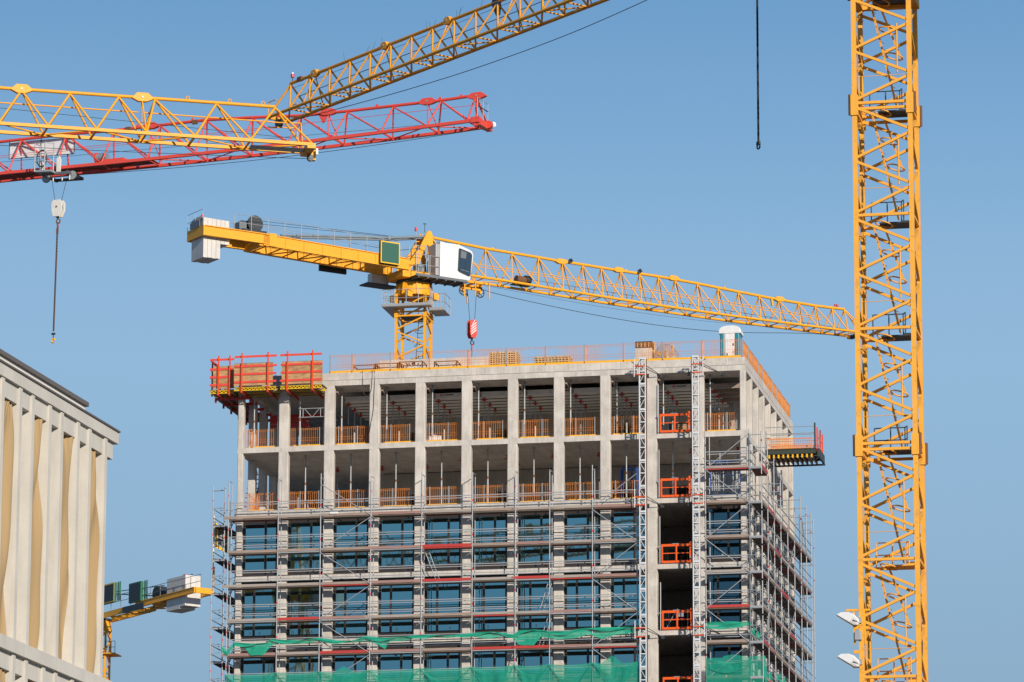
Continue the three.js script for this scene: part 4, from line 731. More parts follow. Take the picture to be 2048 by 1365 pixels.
  const rp = []; for (let s = -13.2; s < -1.2; s += 1.15) rp.push([s, 65.95 - (s > -10 ? .025 * (s + 10) : 0), 1.05]); railing(cj, rp, .95, M.galv, .018); railing(cj, rp.map((p) => [p[0], p[1], -1.05]), .95, M.galv, .016);
  for (const z of [-.3, .3]) { rod(cj, 'tie_bar', [.75, 67.5, z], [-2.0, 67.05, z], .085, M.steelBlue); rod(cj, 'tie_bar', [-2.0, 67.05, z], [-9.6, 66.22, z], .07, M.steelBlue); rod(cj, 'tie_joint', [-2.0, 67.05, z - .08], [-2.0, 67.05, z + .08], .12, M.steelBlue); }
  for (const y of [66.75, 66.55]) rod(cj, 'hoist_rope', [-11.4, y + .2, .1], [.7, 67.3, .1], .014, M.blackRope);
  mesh(cj, 'sign_box', new THREE.BoxGeometry(1.36, 1.40, .2), M.blackSteel, [-2.5, 65.83, 1.22]); box(cj, 'sign_border', [-2.5, 65.83, 1.325], [1.36, 1.38, .012], M.signYellow); box(cj, 'sign_face', [-2.5, 65.83, 1.335], [1.22, 1.24, .014], M.signGreen);
  box(cj, 'sign_box', [-5.0, 65.55, -1.4], [1.9, 1.5, .15], M.signBlack); box(cj, 'switch_cabinet', [-1.7, 64.75, -1.5], [1.2, .7, .5], M.white); box(cj, 'cabinet_floor', [-1.7, 64.36, -1.4], [2.2, .08, 1.0], M.blackSteel);
  // cab and its platform on the near side
  const cab = up('cab');
  mesh(cab, 'cab_body', extr([[.86, 64.72], [2.86, 64.70], [2.98, 64.80], [3.20, 66.32], [3.12, 66.52], [2.95, 66.62], [2.3, 66.80], [1.9, 66.86], [1.2, 66.82], [1.1, 66.86], [.86, 66.88]], .96, .03), M.white, [0, 0, 1.22]);
  mesh(cab, 'side_window_frame', extr([[2.09, 65.22], [2.2, 65.14], [2.88, 64.94], [2.99, 65.0], [3.12, 66.30], [3.02, 66.46], [2.25, 66.64], [2.16, 66.6]], .02, .012), M.blackSteel, [0, 0, 1.735]);
  mesh(cab, 'side_window', extr([[2.16, 65.26], [2.24, 65.2], [2.85, 65.02], [2.93, 65.07], [3.05, 66.28], [2.98, 66.40], [2.28, 66.56], [2.22, 66.52]], .01), new THREE.MeshStandardMaterial({ color: col(.13, .16, .18), metalness: .9, roughness: .06 }), [0, 0, 1.762]);
  mesh(cab, 'front_window', new THREE.PlaneGeometry(.8, 1.2), new THREE.MeshStandardMaterial({ color: col(.13, .16, .18), metalness: .9, roughness: .06 }), [3.155, 65.7, 1.2]).rotation.set(0, Math.PI / 2, 0);
  mesh(cab, 'rear_panel', new RoundedBoxGeometry(.3, 2.0, .9, 2, .03), M.galv, [.70, 65.75, 1.2]); bar(cab, 'window_post', [2.60, 65.14, 1.772], [2.64, 66.1, 1.772], .03, .014, M.blackSteel); mesh(cab, 'sun_blind', extr([[2.27, 66.05], [2.66, 66.02], [2.70, 66.42], [2.30, 66.53]], .006), M.shadedGreySteel, [0, 0, 1.772]); bar(cab, 'control_desk', [2.3, 65.3, 1.772], [2.88, 65.22, 1.772], .05, .012, M.shadedGreySteel, V(0, 0, 1)); box(cab, 'seat', [2.5, 65.5, 1.2], [.5, .9, .5], M.signBlack);
  box(cab, 'floor_beam', [.95, 64.62, 1.72], [3.7, .16, .06], M.shadedGreySteel); box(cab, 'floor', [.95, 64.56, 1.1], [3.7, .06, 1.3], M.blackSteel); for (let k = 0; k < 6; k++) box(cab, 'floor_joist', [-.7 + k * .65, 64.5, 1.1], [.08, .08, 1.3], M.shadedGreySteel);
  railing(cab, [[-.88, 64.65, .5], [-.88, 64.65, 1.72], [0, 64.65, 1.72], [.1, 64.65, 1.72], [.8, 64.65, 1.72]], 1.25, M.galv, .022);
  // jib
  const jib = up('jib');
  const ts = [1.29, 3.16, 5.17, 7.1, 9.07, 10.87, 12.38, 13.78, 15.26, 16.71, 18.14, 19.42, 21.17, 22.77, 24.38, 26.0, 27.55, 29.14, 30.47, 31.84, 32.81];
  const th0 = [67.55, 67.46, 67.36, 67.33, 67.3, 67.26, 67.26, 67.24, 67.22, 67.22, 67.22, 67.18, 67.14, 67.06, 66.99, 66.93, 66.86, 66.84, 66.82, 66.85, 66.88];
  const bh = (s) => 65.30 - (s > 6 ? .16 * Math.sin(Math.PI * Math.min(1, (s - 6) / 28)) : 0);
  const tops = ts.map((s, i) => [s, th0[i]]), bots = ts.map((s, i) => { const p = i ? s - ts[i - 1] : 1.6; const x = s - .22 * p; return [x, bh(x)]; }); bots.push([33.75, bh(33.75)]);
  lattice(jib, tops, bots, .70, { rt: .095, rb: .085, rd: .042, m });
  for (const s of [10.75, 15.1, 19.3, 27.6]) pin(jib, s, 67.25 - (s > 22 ? .35 : 0), m, .9, .15); for (const s of [11.35, 16.6]) { rod(jib, 'flood_lamp', [s, 67.32, .05], [s + .12, 67.42, .2], .12, M.blackSteel, UC12); box(jib, 'lamp_bracket', [s - .05, 67.24, .1], [.15, .1, .2], M.blackSteel); }
  rod(jib, 'trolley_winch', [7.35, 65.65, .1], [8.05, 65.62, .1], .26, M.rust, UC12); rod(jib, 'trolley_winch_motor', [8.0, 65.68, .1], [8.35, 65.68, .1], .30, M.blackSteel, UC12); box(jib, 'winch_tray', [7.8, 65.36, .1], [1.3, .06, .8], M.blackSteel);
  for (const [y, z] of [[66.15, .45], [66.02, .38]]) { const P = []; for (let i = 1; i < 19; i++) P.push([ts[i] + .3, y - (i > 10 ? .02 * (i - 10) : 0), z]); tube(jib, 'walk_rail', P, .022, m, 60); }
  rod(jib, 'trolley_rope', [8, 65.8, 0], [33, 65.55, 0], .012, M.blackRope);
  for (const z of [-.7, .7]) rod(jib, 'tip_strut', [32.85, 66.85, 0], [34.3, 65.6, z * .5], .04, m); bar(jib, 'tip_beam', [33.7, 65.2, -.75], [33.7, 65.2, .75], .25, .2, m); rod(jib, 'tip_sheave', [33.5, 65.1, -.1], [33.5, 65.1, .1], .16, M.blackSteel, UC12); railing(jib, [[33.2, 65.4, .6], [33.7, 65.4, .6], [34.2, 65.4, .6]], .8, m, .02);
  for (const s of [32.1, 32.28]) rod(jib, 'tip_beacon', [s, 66.98, 0], [s, 67.14, 0], .07, M.beacon, UC12);
  for (const [i, j] of [[2, .5], [5, .3], [8, .4], [13, .5]]) box(jib, 'lifting_lug', [ts[i] + j, tops[i][1] + .1, 0], [.12, .1, .05], m);
  for (const i of [15]) { bar(jib, 'rope_guide', [27.0, 66.85, 0], [27.05, 66.4, 0], .12, .12, m); }
  tube(jib, 'slack_cable', [[4.96, 64.7, 0], [6.2, 64.55, 0], [10, 64.28, 0], [13.6, 64.1, 0], [17.6, 64.02, 0], [21.3, 64.1, 0], [24.6, 64.33, 0], [29.4, 64.85, 0], [33.4, 65.15, 0]], .018, M.blackRope, 60); tube(jib, 'slack_cable', [[5.0, 64.9, .3], [13.6, 64.62, .3], [21.3, 64.65, .3], [27, 64.9, .3], [33.3, 65.12, .3]], .009, M.blackRope, 50);
  const tr = up('trolley');
  for (const s of [3.5, 4.72]) { mesh(tr, 'sheave', new THREE.TorusGeometry(.29, .035, 8, 24), M.blackSteel, [s, 64.45, .1]); for (let k = 0; k < 3; k++) { const o = box(tr, 'spoke', [s, 64.45, .1], [.56, .04, .03], M.blackSteel); o.rotation.z = k * Math.PI / 3; } rod(tr, 'hub', [s, 64.45, 0], [s, 64.45, .2], .09, m); mesh(tr, 'sheave_cheek', extr([[-.14, -.05], [.14, -.05], [.22, .6], [-.22, .6]], .05), m, [s, 64.45, .02]); }
  for (const z of [-.55, .55]) bar(tr, 'frame_beam', [3.2, 64.95, z], [5.05, 64.95, z], .1, .14, m); for (const s of [3.5, 4.1, 4.72]) bar(tr, 'frame_cross', [s, 64.95, -.7], [s, 64.95, .7], .12, .12, m); bar(tr, 'link_bar', [3.5, 64.62, .1], [4.72, 64.62, .1], .1, .12, m);
  for (const [s, z, y] of [[3.22, .7, 63.9], [4.02, .7, 64.05], [4.2, -.6, 63.85], [5.02, .7, 64.0]]) rod(tr, 'guard_rod', [s, 65.0, z], [s, y, z], .045, m);
  for (const [a, b] of [[3.82, 3.98], [4.45, 4.32]]) rod(tr, 'hoist_rope', [a, 64.35, .1], [b, 62.5, .1], .016, M.blackRope);
}
{ // its hook block
  const th = R(32), c = [C1[0] + 4.14 * Math.cos(th) + .1 * Math.sin(th), 61.0, C1[2] - 4.14 * Math.sin(th) + .1 * Math.cos(th)];
  const T = thing('hook_block', 'red crane hook block with white diagonal stripes hanging above the roof', 'hook block', c, th);
  const out = [[-.24, 1.52], [-.16, 1.62], [.18, 1.62], [.26, 1.52], [.26, .78], [.16, .5], [-.14, .5], [-.24, .78]];
  for (const z of [-.17, .17]) mesh(T, 'cheek_plate', extr(out, .05, .012), M.red, [0, 0, z]);
  for (let k = 0; k < 5; k++) { const y = .72 + k * .16; const o = mesh(T, 'stripe', extr([[-.19, 0], [.19, .30], [.19, .38], [-.19, .08]], .006), M.white, [.01, y - .06, .212]); if (k === 4) o.scale.x = .5; }
  rod(T, 'sheave', [0, 1.2, -.12], [0, 1.2, .12], .2, M.blackSteel, UC12); rod(T, 'swivel', [0, .3, 0], [0, .52, 0], .07, M.blackSteel); const h = mesh(T, 'hook', new THREE.TorusGeometry(.12, .04, 8, 20, Math.PI * 1.5), M.blackSteel, [.02, .2, 0]); h.rotation.z = 2.4; rod(T, 'sling', [.0, .12, 0], [-.01, -.2, 0], .045, M.formRed); rod(T, 'sling_chain', [-.01, -.2, 0], [-.02, -.8, 0], .04, M.brownSteel);
}

// ---- the big mast on the right with its jib running away to the left
const C2 = [15.021 + .08 * cU, 0, -175.903 + .08 * sU];
{
  const T = thing('tower_crane', 'tall weathered yellow tower crane whose mast fills the right of the picture', 'crane', C2), m = M.mastYellow, hf = 1.12;
  const mast = grp(T, 'mast', [0, 0, 0], -YA);
  const P = 4.66, J = [], base = 35.87;
  legs(mast, hf, 0, 21.9, .2, m);
  for (let k = -3; k < 4; k++) { const y0 = base + k * P, y1 = y0 + P; if (y0 > 54) break; legs(mast, hf, y0, k === 3 ? 54.4 : y1 - .004, .19, m); mastBay(mast, hf, y0 + .06, Math.min(y1, 54.35) - .1, 4, .19, .105, m, -1); J.push(y0); }
  legs(mast, hf, 54.4, 57.6, .21, m); mastBay(mast, hf, 54.5, 57.5, 2, .2, .11, m, -1);
  J.forEach((y, i) => {
    const joint = i === 3 || i === 6;
    for (const z of [-hf, hf]) { bar(mast, 'ring_beam', [-hf, y, z], [hf, y, z], .12, .11, m); if (joint) bar(mast, 'ring_beam', [-hf, y - .24, z], [hf, y - .24, z], .12, .11, m); }
    for (const x of [-hf, hf]) { bar(mast, 'ring_beam', [x, y, -hf], [x, y, hf], .12, .11, m); if (joint) bar(mast, 'ring_beam', [x, y - .24, -hf], [x, y - .24, hf], .12, .11, m); }
    if (joint) for (const x of [-hf, hf]) for (const z of [-hf, hf]) { box(mast, 'joint_block', [x, y - .1, z], [.30, .84, .30], m); rod(mast, 'joint_bolt', [x + Math.sign(x) * .19, y - .5, z + .05], [x + Math.sign(x) * .19, y + .36, z + .05], .06, M.rust); }
    const dk = i < 3 ? m : M.blackSteel;
    box(mast, 'rest_floor', [.35, y - .06, -.55], [1.35, .05, 1.0], dk); box(mast, 'floor_kick_plate', [.8, y + .1, -.9], [.62, .22, .03], i < 3 ? m : M.galv);
    railing(mast, [[-.75, y, -.9], [-.1, y, -.9], [.48, y, -.9], [.6, y, -.6]], 1.0, dk, .026); rod(mast, 'safety_line', [-hf, y + 1.1, hf], [hf, y + 1.12, hf], .014, m);
    const a = [.48, y, .1], b = [-.55, Math.min(y + P - .2, 54.3), -.1]; bar(mast, 'ladder_rail', a, b, .07, .07, m); bar(mast, 'ladder_rail', [.62, y + 2.2, -.35], [-.25, Math.min(y + P + .1, 54.4), -.5], .07, .07, m);
    const L = []; for (let r = 1; r < 14; r++) { const t = r / 14; L.push(rodGeo([a[0] + (b[0] - a[0]) * t, a[1] + (b[1] - a[1]) * t, .1], [a[0] + (b[0] - a[0]) * t + .1, a[1] + (b[1] - a[1]) * t, -.32], .014, 5)); } merged(mast, 'ladder_rungs', L, m);
    for (const t of [.48, .72, .98]) { const o = mesh(mast, 'ladder_hoop', new THREE.TorusGeometry(.36, .032, 5, 20), m, [.48 - 1.03 * t + .38, y + P * t, -.15]); o.rotation.x = Math.PI / 2 - .1; o.rotation.y = -.25; }
    for (const x of [.62, .9]) rod(mast, 'hanger', [x, y + P * .26, x > .8 ? -hf : hf], [x, y + P * .7, x > .8 ? -hf : hf], .03, m);
    for (let r = 0; r < 4; r++) bar(mast, 'leg_step', [-hf + .1, y + .7 + r * 1.1, -hf + .1], [-hf + .02, y + .95 + r * 1.1, -hf + .42], .05, .12, m);
  });
  const pts = []; for (let y = 20; y < 56; y += 1.6) pts.push([hf - .12 + .05 * Math.sin(y * 2.1), y, -hf + .42 + .08 * Math.sin(y * 1.3)]); tube(mast, 'power_cable', pts, .035, M.blackRope, 120);
  box(mast, 'climbing_frame', [0, 54.5, hf + .02], [2.6, .22, .26], m); box(mast, 'climbing_frame', [0, 54.5, -hf - .02], [2.6, .22, .26], m); for (const x of [-hf - .02, hf + .02]) { box(mast, 'climbing_frame', [x, 54.62, 0], [.3, .5, 2.6], m); box(mast, 'frame_shoe', [x * 1.13, 54.45, hf], [.14, .5, .3], M.blackSteel); } box(mast, 'frame_floor', [.3, 54.55, -.2], [1.7, .05, 1.6], M.blackSteel);
  const th = R(125.89);
  const slew = grp(T, 'slewing_unit', [0, 0, 0], th); mesh(slew, 'turret', new THREE.CylinderGeometry(1.3, 1.5, 1.5, 8), m, [0, 58.3, 0]); for (const z of [-.6, .6]) { bar(slew, 'tower_head', [-.9, 59, z], [.2, 64, 0], .2, .25, m); bar(slew, 'tower_head', [1.3, 59, z], [.2, 64, 0], .2, .25, m); } box(slew, 'cab', [1.6, 58.0, 1.6], [2, 2, 1.3], M.white);
  const cj = grp(T, 'counter_jib', [0, 0, 0], th); for (const z of [-.8, .8]) bar(cj, 'beam', [-14, 59.3, z], [-.8, 59.3, z], .2, .5, m); for (let k = 0; k < 6; k++) cbox(cj, 'counterweight', [-13.6 + k * .36, 58.6, 0], [.34, 2.6, 1.4], M.cwt, 2); for (const z of [-.5, .5]) rod(cj, 'tie_bar', [.2, 63.9, z * .2], [-12, 59.6, z], .05, m);
  const jib = grp(T, 'jib', [0, 0, 0], th), H = 59.28, n = 25, p = 1.728, s0 = 44.25, tops = [], bots = [];
  for (let i = n - 1; i >= 0; i--) { tops.push([s0 - i * p, H + 1.58]); bots.push([s0 - (i + .5) * p, H]); } bots.push([45.3, H]);
  lattice(jib, tops, bots, .61, { rt: .085, rb: .085, rd: .046, m: M.yellow });
  [42.1, 36.1, 30.9, 25.7, 20.5].forEach((s) => { pin(jib, s, H + 1.60, M.yellow, .62, .16); for (const z of [-.61, .61]) rod(jib, 'joint_post', [s, H + 1.55, 0], [s + .1, H, z], .03, M.yellow); });
  for (const y of [.98]) rod(jib, 'walk_rail', [46 - 1.9, H + y, .42], [14, H + y, .42], .02, M.rust); for (const y of [1.32, .3]) rod(jib, 'trolley_rope', [44, H + y, .05], [10, H + y + .05, .05], .01, M.blackRope);
  rod(jib, 'tip_beacon', [44.1, H + 1.85, 0], [44.1, H + 2.02, 0], .09, M.beacon, UC12); rod(jib, 'beacon_top', [44.1, H + 2.02, 0], [44.1, H + 2.1, 0], .06, M.white, UC12); rod(jib, 'beacon_pole', [44.1, H + 1.6, 0], [44.1, H + 1.86, 0], .02, M.blackSteel); box(jib, 'cable_box', [43.4, H + 1.62, 0], [.35, .2, .18], M.rust);
  for (const z of [-.61, .61]) { rod(jib, 'tip_post', [44.25, H + 1.5, 0], [45.3, H, z], .045, M.yellow); rod(jib, 'tip_rail', [45.3, H + .75, z], [44.6, H + .75, z], .025, M.yellow); rod(jib, 'tip_rail', [45.3, H + .75, z], [45.3, H, z], .025, M.yellow); } bar(jib, 'tip_beam', [45.3, H, -.65], [45.3, H, .65], .14, .16, M.yellow); rod(jib, 'tip_sheave', [45.25, H - .2, -.12], [45.25, H - .2, .12], .2, M.blackSteel, UC12);
  mesh(jib, 'rope_pulley_frame', extr([[-.2, .2], [.35, .25], [.45, -.1], [.1, -.7], [-.05, -.65], [-.1, -.1]], .16), M.blackSteel, [26.9, H + 1.62, 0]);
  for (let k = 0; k < 12; k++) { const s = 28 + rr(0, 12); rod(jib, 'bird_wire', [s, H + 1.65, 0], [s + rr(-.3, .1), H + 1.65 + rr(.25, .42), rr(-.1, .1)], .006, M.blackRope); }
  tube(jib, 'slack_cable', [[45.2, H - .25, 0], [40, H - .62, 0], [34, H - .98, 0], [28, H - 1.2, 0], [20, H - 1.2, 0], [10, H - .6, 0], [8.4, H - .3, 0]], .017, M.blackRope, 60);
  const tr = grp(T, 'trolley', [0, 0, 0], th); for (const z of [-.5, .5]) bar(tr, 'frame_beam', [7.5, H - .25, z], [8.9, H - .25, z], .12, .16, m); for (const s of [7.7, 8.7]) bar(tr, 'frame_cross', [s, H - .25, -.6], [s, H - .25, .6], .12, .12, m); for (const s of [7.8, 8.6]) rod(tr, 'sheave', [s, H - .4, -.06], [s, H - .4, .06], .28, M.blackSteel, UC12);
}
{ // chain hanging from its trolley
  const th = R(125.89), s = 8.17, T = thing('lifting_chain', 'black double lifting chain with hook hanging from beyond the top edge', 'chain', [C2[0] + s * Math.cos(th), 49.95, C2[2] - s * Math.sin(th)], th);
  const link = new THREE.TorusGeometry(.055, .022, 5, 8); link.scale(.75, 1.35, 1); const L = [[], []];
  for (let i = 0; i < 62; i++) for (const k of [0, 1]) { const g = link.clone(); if (i % 2) g.rotateY(Math.PI / 2); g.translate(k ? .06 : -.06, .25 + i * .115, k ? .05 : -.05); L[k].push(g); }
  for (const k of [0, 1]) merged(T, 'chain_strand', L[k], M.blackRope); rod(T, 'master_ring', [0, 7.35, -.03], [0, 7.5, .03], .12, M.blackSteel); box(T, 'rope_socket', [0, 7.9, 0], [.2, .7, .2], M.blackSteel); rod(T, 'rope', [0, 8.2, 0], [0, 9.0, 0], .03, M.blackRope); for (const x of [-.09, .09]) rod(T, 'shackle', [x, .14, 0], [x * .7, .3, 0], .045, M.blackSteel); const h = mesh(T, 'hook', new THREE.TorusGeometry(.09, .035, 6, 16, Math.PI * 1.5), M.blackSteel, [0, .06, 0]); h.rotation.z = 2.4;
}
[[28.85, 'upper floodlight with grey box on the bracket of the right mast', 0], [27.2, 'lower floodlight on the edge of the right mast', 1]].forEach(([y, label, k]) => {
  const u = -1.62, T = thing('floodlight', label, 'floodlight', [C2[0] + u * cU - 1.15 * sU, y, C2[2] + u * sU + 1.15 * cU], -YA);
  mesh(T, 'housing', extr([[-.44, .17], [-.3, .24], [-.02, .25], [.2, .17], [.36, .0], [.42, -.16], [.36, -.24], [.22, -.23]], .40, .02), M.white);
  mesh(T, 'lens', extr([[-.47, .15], [-.44, .17], [.20, -.24], [.17, -.27]], .38), M.lampGlass); mesh(T, 'end_cap', extr([[.1, -.12], [.2, .1], [.36, -.02], [.4, -.16], [.3, -.22]], .46, .01), M.offWhite);
  box(T, 'gear_box', [.42, -.06, .02], [.2, .22, .24], M.galv); rod(T, 'yoke', [.2, -.06, .28], [.42, -.16, .2], .03, M.shadedGreySteel);
  if (!k) { bar(T, 'bracket_beam', [-.1, .36, 0], [.85, .36, 0], .1, .08, M.amber); for (const x of [.2, .62]) bar(T, 'bracket_post', [x, .34, 0], [x + .03, -1.0, 0], .07, .07, M.amber); mesh(T, 'ballast_box', new RoundedBoxGeometry(.28, .36, .24, 2, .03), M.galv, [.38, -.68, .12]); bar(T, 'bracket_beam', [.2, -.3, 0], [.6, -.3, 0], .1, .2, M.amber); }
  else { bar(T, 'bracket_beam', [.2, .36, 0], [.6, .34, 0], .1, .12, M.amber); }
});

// ---- yellow flat-top jib reaching in from the left
{
  const th = R(14.17), A = [-23.736 - .77 * .2448, 0, -201.365 - .77 * .9696], s0 = -21, d = [Math.cos(th), -Math.sin(th)], B = [A[0] + d[0] * s0, 0, A[2] + d[1] * s0];
  const T = thing('tower_crane', 'golden yellow jib with round pin joints reaching in from the left edge', 'crane', B), m = M.amber, H = 56;
  const G = (n) => grp(T, n, [0, 0, 0], th), S = (s) => s - s0;
  const jib = G('jib');
  const tt = [], bb = []; for (let s = -19; s < -2; s += 2.27) { tt.push([S(s), H + 1.92]); bb.push([S(s - 1.13), H]); }
  for (const s of [-1.25, 1.04, 3.32, 5.62, 7.33, 10.27, 13.09]) tt.push([S(s), H + 1.92]); for (const s of [-2.3, -.05, 2.22, 4.5, 6.86, 9.15, 11.8, 14.75]) bb.push([S(s), H]);
  lattice(jib, tt, bb, .77, { rt: .085, rb: .08, rd: .052, m, boxChord: .15 });
  for (const s of [1.04, 6.74]) pin(jib, S(s), H + 1.93, m, 1.0, .2); for (const z of [-.77, .77]) { rod(jib, 'joint_post', [S(6.72), H + 1.85, 0], [S(6.86), H, z], .035, m); }
  rod(jib, 'walk_rail', [S(-18), H + 1.3, -.3], [S(6.6), H + 1.28, -.3], .035, m); rod(jib, 'walk_rail', [S(6.9), H + 1.28, -.3], [S(13.4), H + 1.25, -.3], .035, m);
  rod(jib, 'trolley_rope', [S(-18), H + 1.6, 0], [S(14), H + .45, 0], .012, M.blackRope); for (const s of [8.9, 10.9, 12.5]) mesh(jib, 'lifting_lug', new THREE.TorusGeometry(.08, .025, 6, 14), m, [S(s), H + 2.06, 0]);
  bar(jib, 'tip_plate', [S(14.7), H - .08, -.85], [S(14.7), H - .08, .85], .4, .24, m); bar(jib, 'tip_floor', [S(11.9), H - .12, 0], [S(14.6), H - .12, 0], .7, .03, M.galv); box(jib, 'tip_bracket', [S(15.0), H - .2, -.5], [.3, .5, .3], m); rod(jib, 'tip_sheave', [S(14.9), H - .35, -.5], [S(14.9), H - .35, -.3], .16, M.blackSteel, UC12); box(jib, 'tip_light', [S(15.15), H - .1, -.1], [.1, .3, .12], M.offWhite);
  for (const z of [-.7, .2]) { rod(jib, 'cage_post', [S(14.4), H, z], [S(14.3), H + 1.15, z], .03, m); rod(jib, 'cage_rail', [S(12.9), H + 1.1, z], [S(14.3), H + 1.15, z], .03, m); } rod(jib, 'cage_rail', [S(14.3), H + 1.15, -.7], [S(14.3), H + 1.15, .2], .03, m);
  tube(jib, 'slack_cable', [[S(14.9), H - .42, -.3], [S(8), H - .62, -.3], [S(2), H - .75, -.3], [S(-8), H - .7, -.3], [S(-18), H - .3, -.3]], .014, M.blackRope, 40);
  const mast = grp(T, 'mast', [0, 0, 0], -YA); legs(mast, 1.0, 0, 55, .2, m); for (let k = 0; k < 11; k++) mastBay(mast, 1.0, k * 5 + .02, k * 5 + 4.98, 4, .2, .1, m);
  const top = G('tower_head'); mesh(top, 'turret', new THREE.CylinderGeometry(1.2, 1.4, 1.4, 8), m, [0, 55.6, 0]); for (const z of [-.6, .6]) { bar(top, 'head_leg', [-.9, 56, z], [.1, 65.5, z * .4], .24, .28, m); bar(top, 'head_leg', [1.0, 56, z], [.1, 65.5, z * .4], .24, .28, m); } for (let k = 0; k < 7; k++) bar(top, 'head_brace', [-.9 + .14 * k, 57 + k * 1.2, -.5], [1 - .12 * k, 58 + k * 1.2, .5], .1, .1, m); box(top, 'cab', [1.7, 55.3, 1.5], [1.8, 2, 1.2], M.white);
  const cj = G('counter_jib'); for (const z of [-.8, .8]) bar(cj, 'beam', [-13, H + .2, z], [0, H + .2, z], .2, .6, m); for (let k = 0; k < 6; k++) cbox(cj, 'counterweight', [-12.6 + k * .36, H - .2, 0], [.34, 2.4, 1.4], M.cwt, 2); rod(cj, 'tie_bar', [.1, 65.3, 0], [-11.5, H + .4, 0], .06, m); rod(top, 'tie_bar', [.1, 65.3, 0], [10, H + 1.9, 0], .05, m);
}
// ---- red jib behind it
const RA = [-27.495 + .72 * .4021, 0, -233.905 - .72 * .9156], RTH = R(-23.71), RS0 = -19;
const RB = [RA[0] + Math.cos(RTH) * RS0, 0, RA[2] - Math.sin(RTH) * RS0];
{
  const T = thing('tower_crane', 'bright red jib crossing behind the golden one, tip pointing right', 'crane', RB), m = M.red, H = 62, S = (s) => s - RS0;
  const G = (n) => grp(T, n, [0, 0, 0], RTH), jib = G('jib'), sag = (s) => -.15 * Math.max(0, Math.sin(Math.PI * s / 28));
  const ts = [-16, -13.2, -10.4, -7.6, -4.8, -2.0, .82, 3.58, 6.47, 9.27, 12.05, 14.77, 17.62, 20.29, 22.94, 25.68], tops = ts.map((s) => [S(s), s < 5 ? 63.98 : s < 12.5 ? 63.88 : s < 15 ? 63.72 : s < 20 ? 63.52 : 63.48]); tops.push([S(27.6), 63.54]);
  const bs = [-16.6, -13.6, -10.8, -8.0, -5.2, -2.4, .47, 3.4, 6.15, 8.9, 11.75, 14.4, 17.2, 19.8, 22.6, 25.2, 27.5], bots = bs.map((s) => [S(s), H + sag(s)]); bots.push([S(28.0), H + .02]);
  lattice(jib, tops, bots, .72, { rt: .085, rb: .08, rd: .042, m, boxChord: .16 });
  for (const s of [8.7, 19.2, 24.9, 27.7]) { pin(jib, S(s), s < 10 ? 63.9 : s < 20 ? 63.54 : 63.5, m, 1.05, .16); for (const z of [-.72, .72]) rod(jib, 'joint_post', [S(s), 63.45, 0], [S(s + .35), H, z], .03, m); }
  for (const s of [7.9, 11.2, 22.0, 26.8, 25.6]) mesh(jib, 'lifting_lug', extr([[-.1, 0], [-.04, .13], [.04, .13], [.1, 0]], .04), m, [S(s), s < 12 ? 63.95 : 63.55, 0]); for (const s of [7.4, 11.4]) { box(jib, 'cable_clamp', [S(s), s < 9 ? 63.84 : 63.8, .1], [.3, .22, .12], M.rust); }
  rod(jib, 'walk_rail', [S(-16), 63.2, .25], [S(27.5), 62.95, .25], .014, m); rod(jib, 'walk_rail', [S(-16), 63.05, .3], [S(18), 62.9, .3], .012, m); rod(jib, 'trolley_rope', [S(-16), 63.2, 0], [S(27.6), 62.2, 0], .010, M.blackRope); mesh(jib, 'rope_sheave_bracket', extr([[-.25, 0], [.25, 0], [.12, -.35], [-.02, -.45], [-.1, -.3]], .08), m, [S(18.9), 63.42, 0]);
  rod(jib, 'trolley_winch', [S(5.55), 62.42, .1], [S(6.2), 62.40, .1], .22, M.steelBlue, UC12); rod(jib, 'winch_flange', [S(5.5), 62.42, .1], [S(5.58), 62.42, .1], .30, m, UC12); box(jib, 'winch_bed', [S(6.6), 62.15, .1], [1.4, .16, .6], m);
  bar(jib, 'floor_grating', [S(-14), H + .05, 0], [S(9), H - .06, 0], 1.0, .03, M.deckRed);
  const pn = G('white_panel'); const q = box(pn, 'panel', [S(1.95), 63.44, -.28], [3.95, .92, .04], M.white); q.rotation.z = -.03; for (const s of [-.05, 1.9, 3.95]) rod(pn, 'panel_post', [S(s), 63.0, -.25], [S(s), 64.15, -.25], .025, M.blackSteel); rod(pn, 'panel_trim', [S(0), 63.05, -.27], [S(3.95), 62.93, -.27], .025, M.shadedGreySteel);
  const tip = G('jib_tip'); for (const z of [-.72, .72]) box(tip, 'end_block', [S(27.95), H + .02, z], [.5, .3, .22], m); bar(tip, 'end_beam', [S(28.1), H - .1, -.75], [S(28.1), H - .1, .75], .3, .34, m); rod(tip, 'sheave', [S(28.3), H - .05, -.3], [S(28.3), H - .05, -.1], .2, m, UC12); rod(tip, 'lamp', [S(28.35), H + .05, -.6], [S(28.42), H + .05, -.55], .13, M.white, UC12); for (const z of [-.7, -.1, .6]) rod(tip, 'rail_post', [S(28.0), H + .15, z], [S(28.0), H + 1.35 - .2 * Math.abs(z), z], .022, M.galv); rod(tip, 'rail', [S(28.0), H + .8, .6], [S(28.0), H + .8, -.7], .03, M.blackSteel); rod(tip, 'rail', [S(28.0), H + 1.25, .6], [S(28.0), H + 1.2, -.7], .02, M.galv);
  tube(jib, 'slack_cable', [[S(27.9), H - .3, 0], [S(22), H - .52, 0], [S(16), H - .62, 0], [S(10), H - .55, 0], [S(4.2), H - .35, 0]], .014, M.blackRope, 40);
  const mast = grp(T, 'mast', [0, 0, 0], -YA); legs(mast, .9, 0, 61, .2, m); for (let k = 0; k < 12; k++) mastBay(mast, .9, k * 5 + .02, k * 5 + 4.98, 4, .2, .1, m);
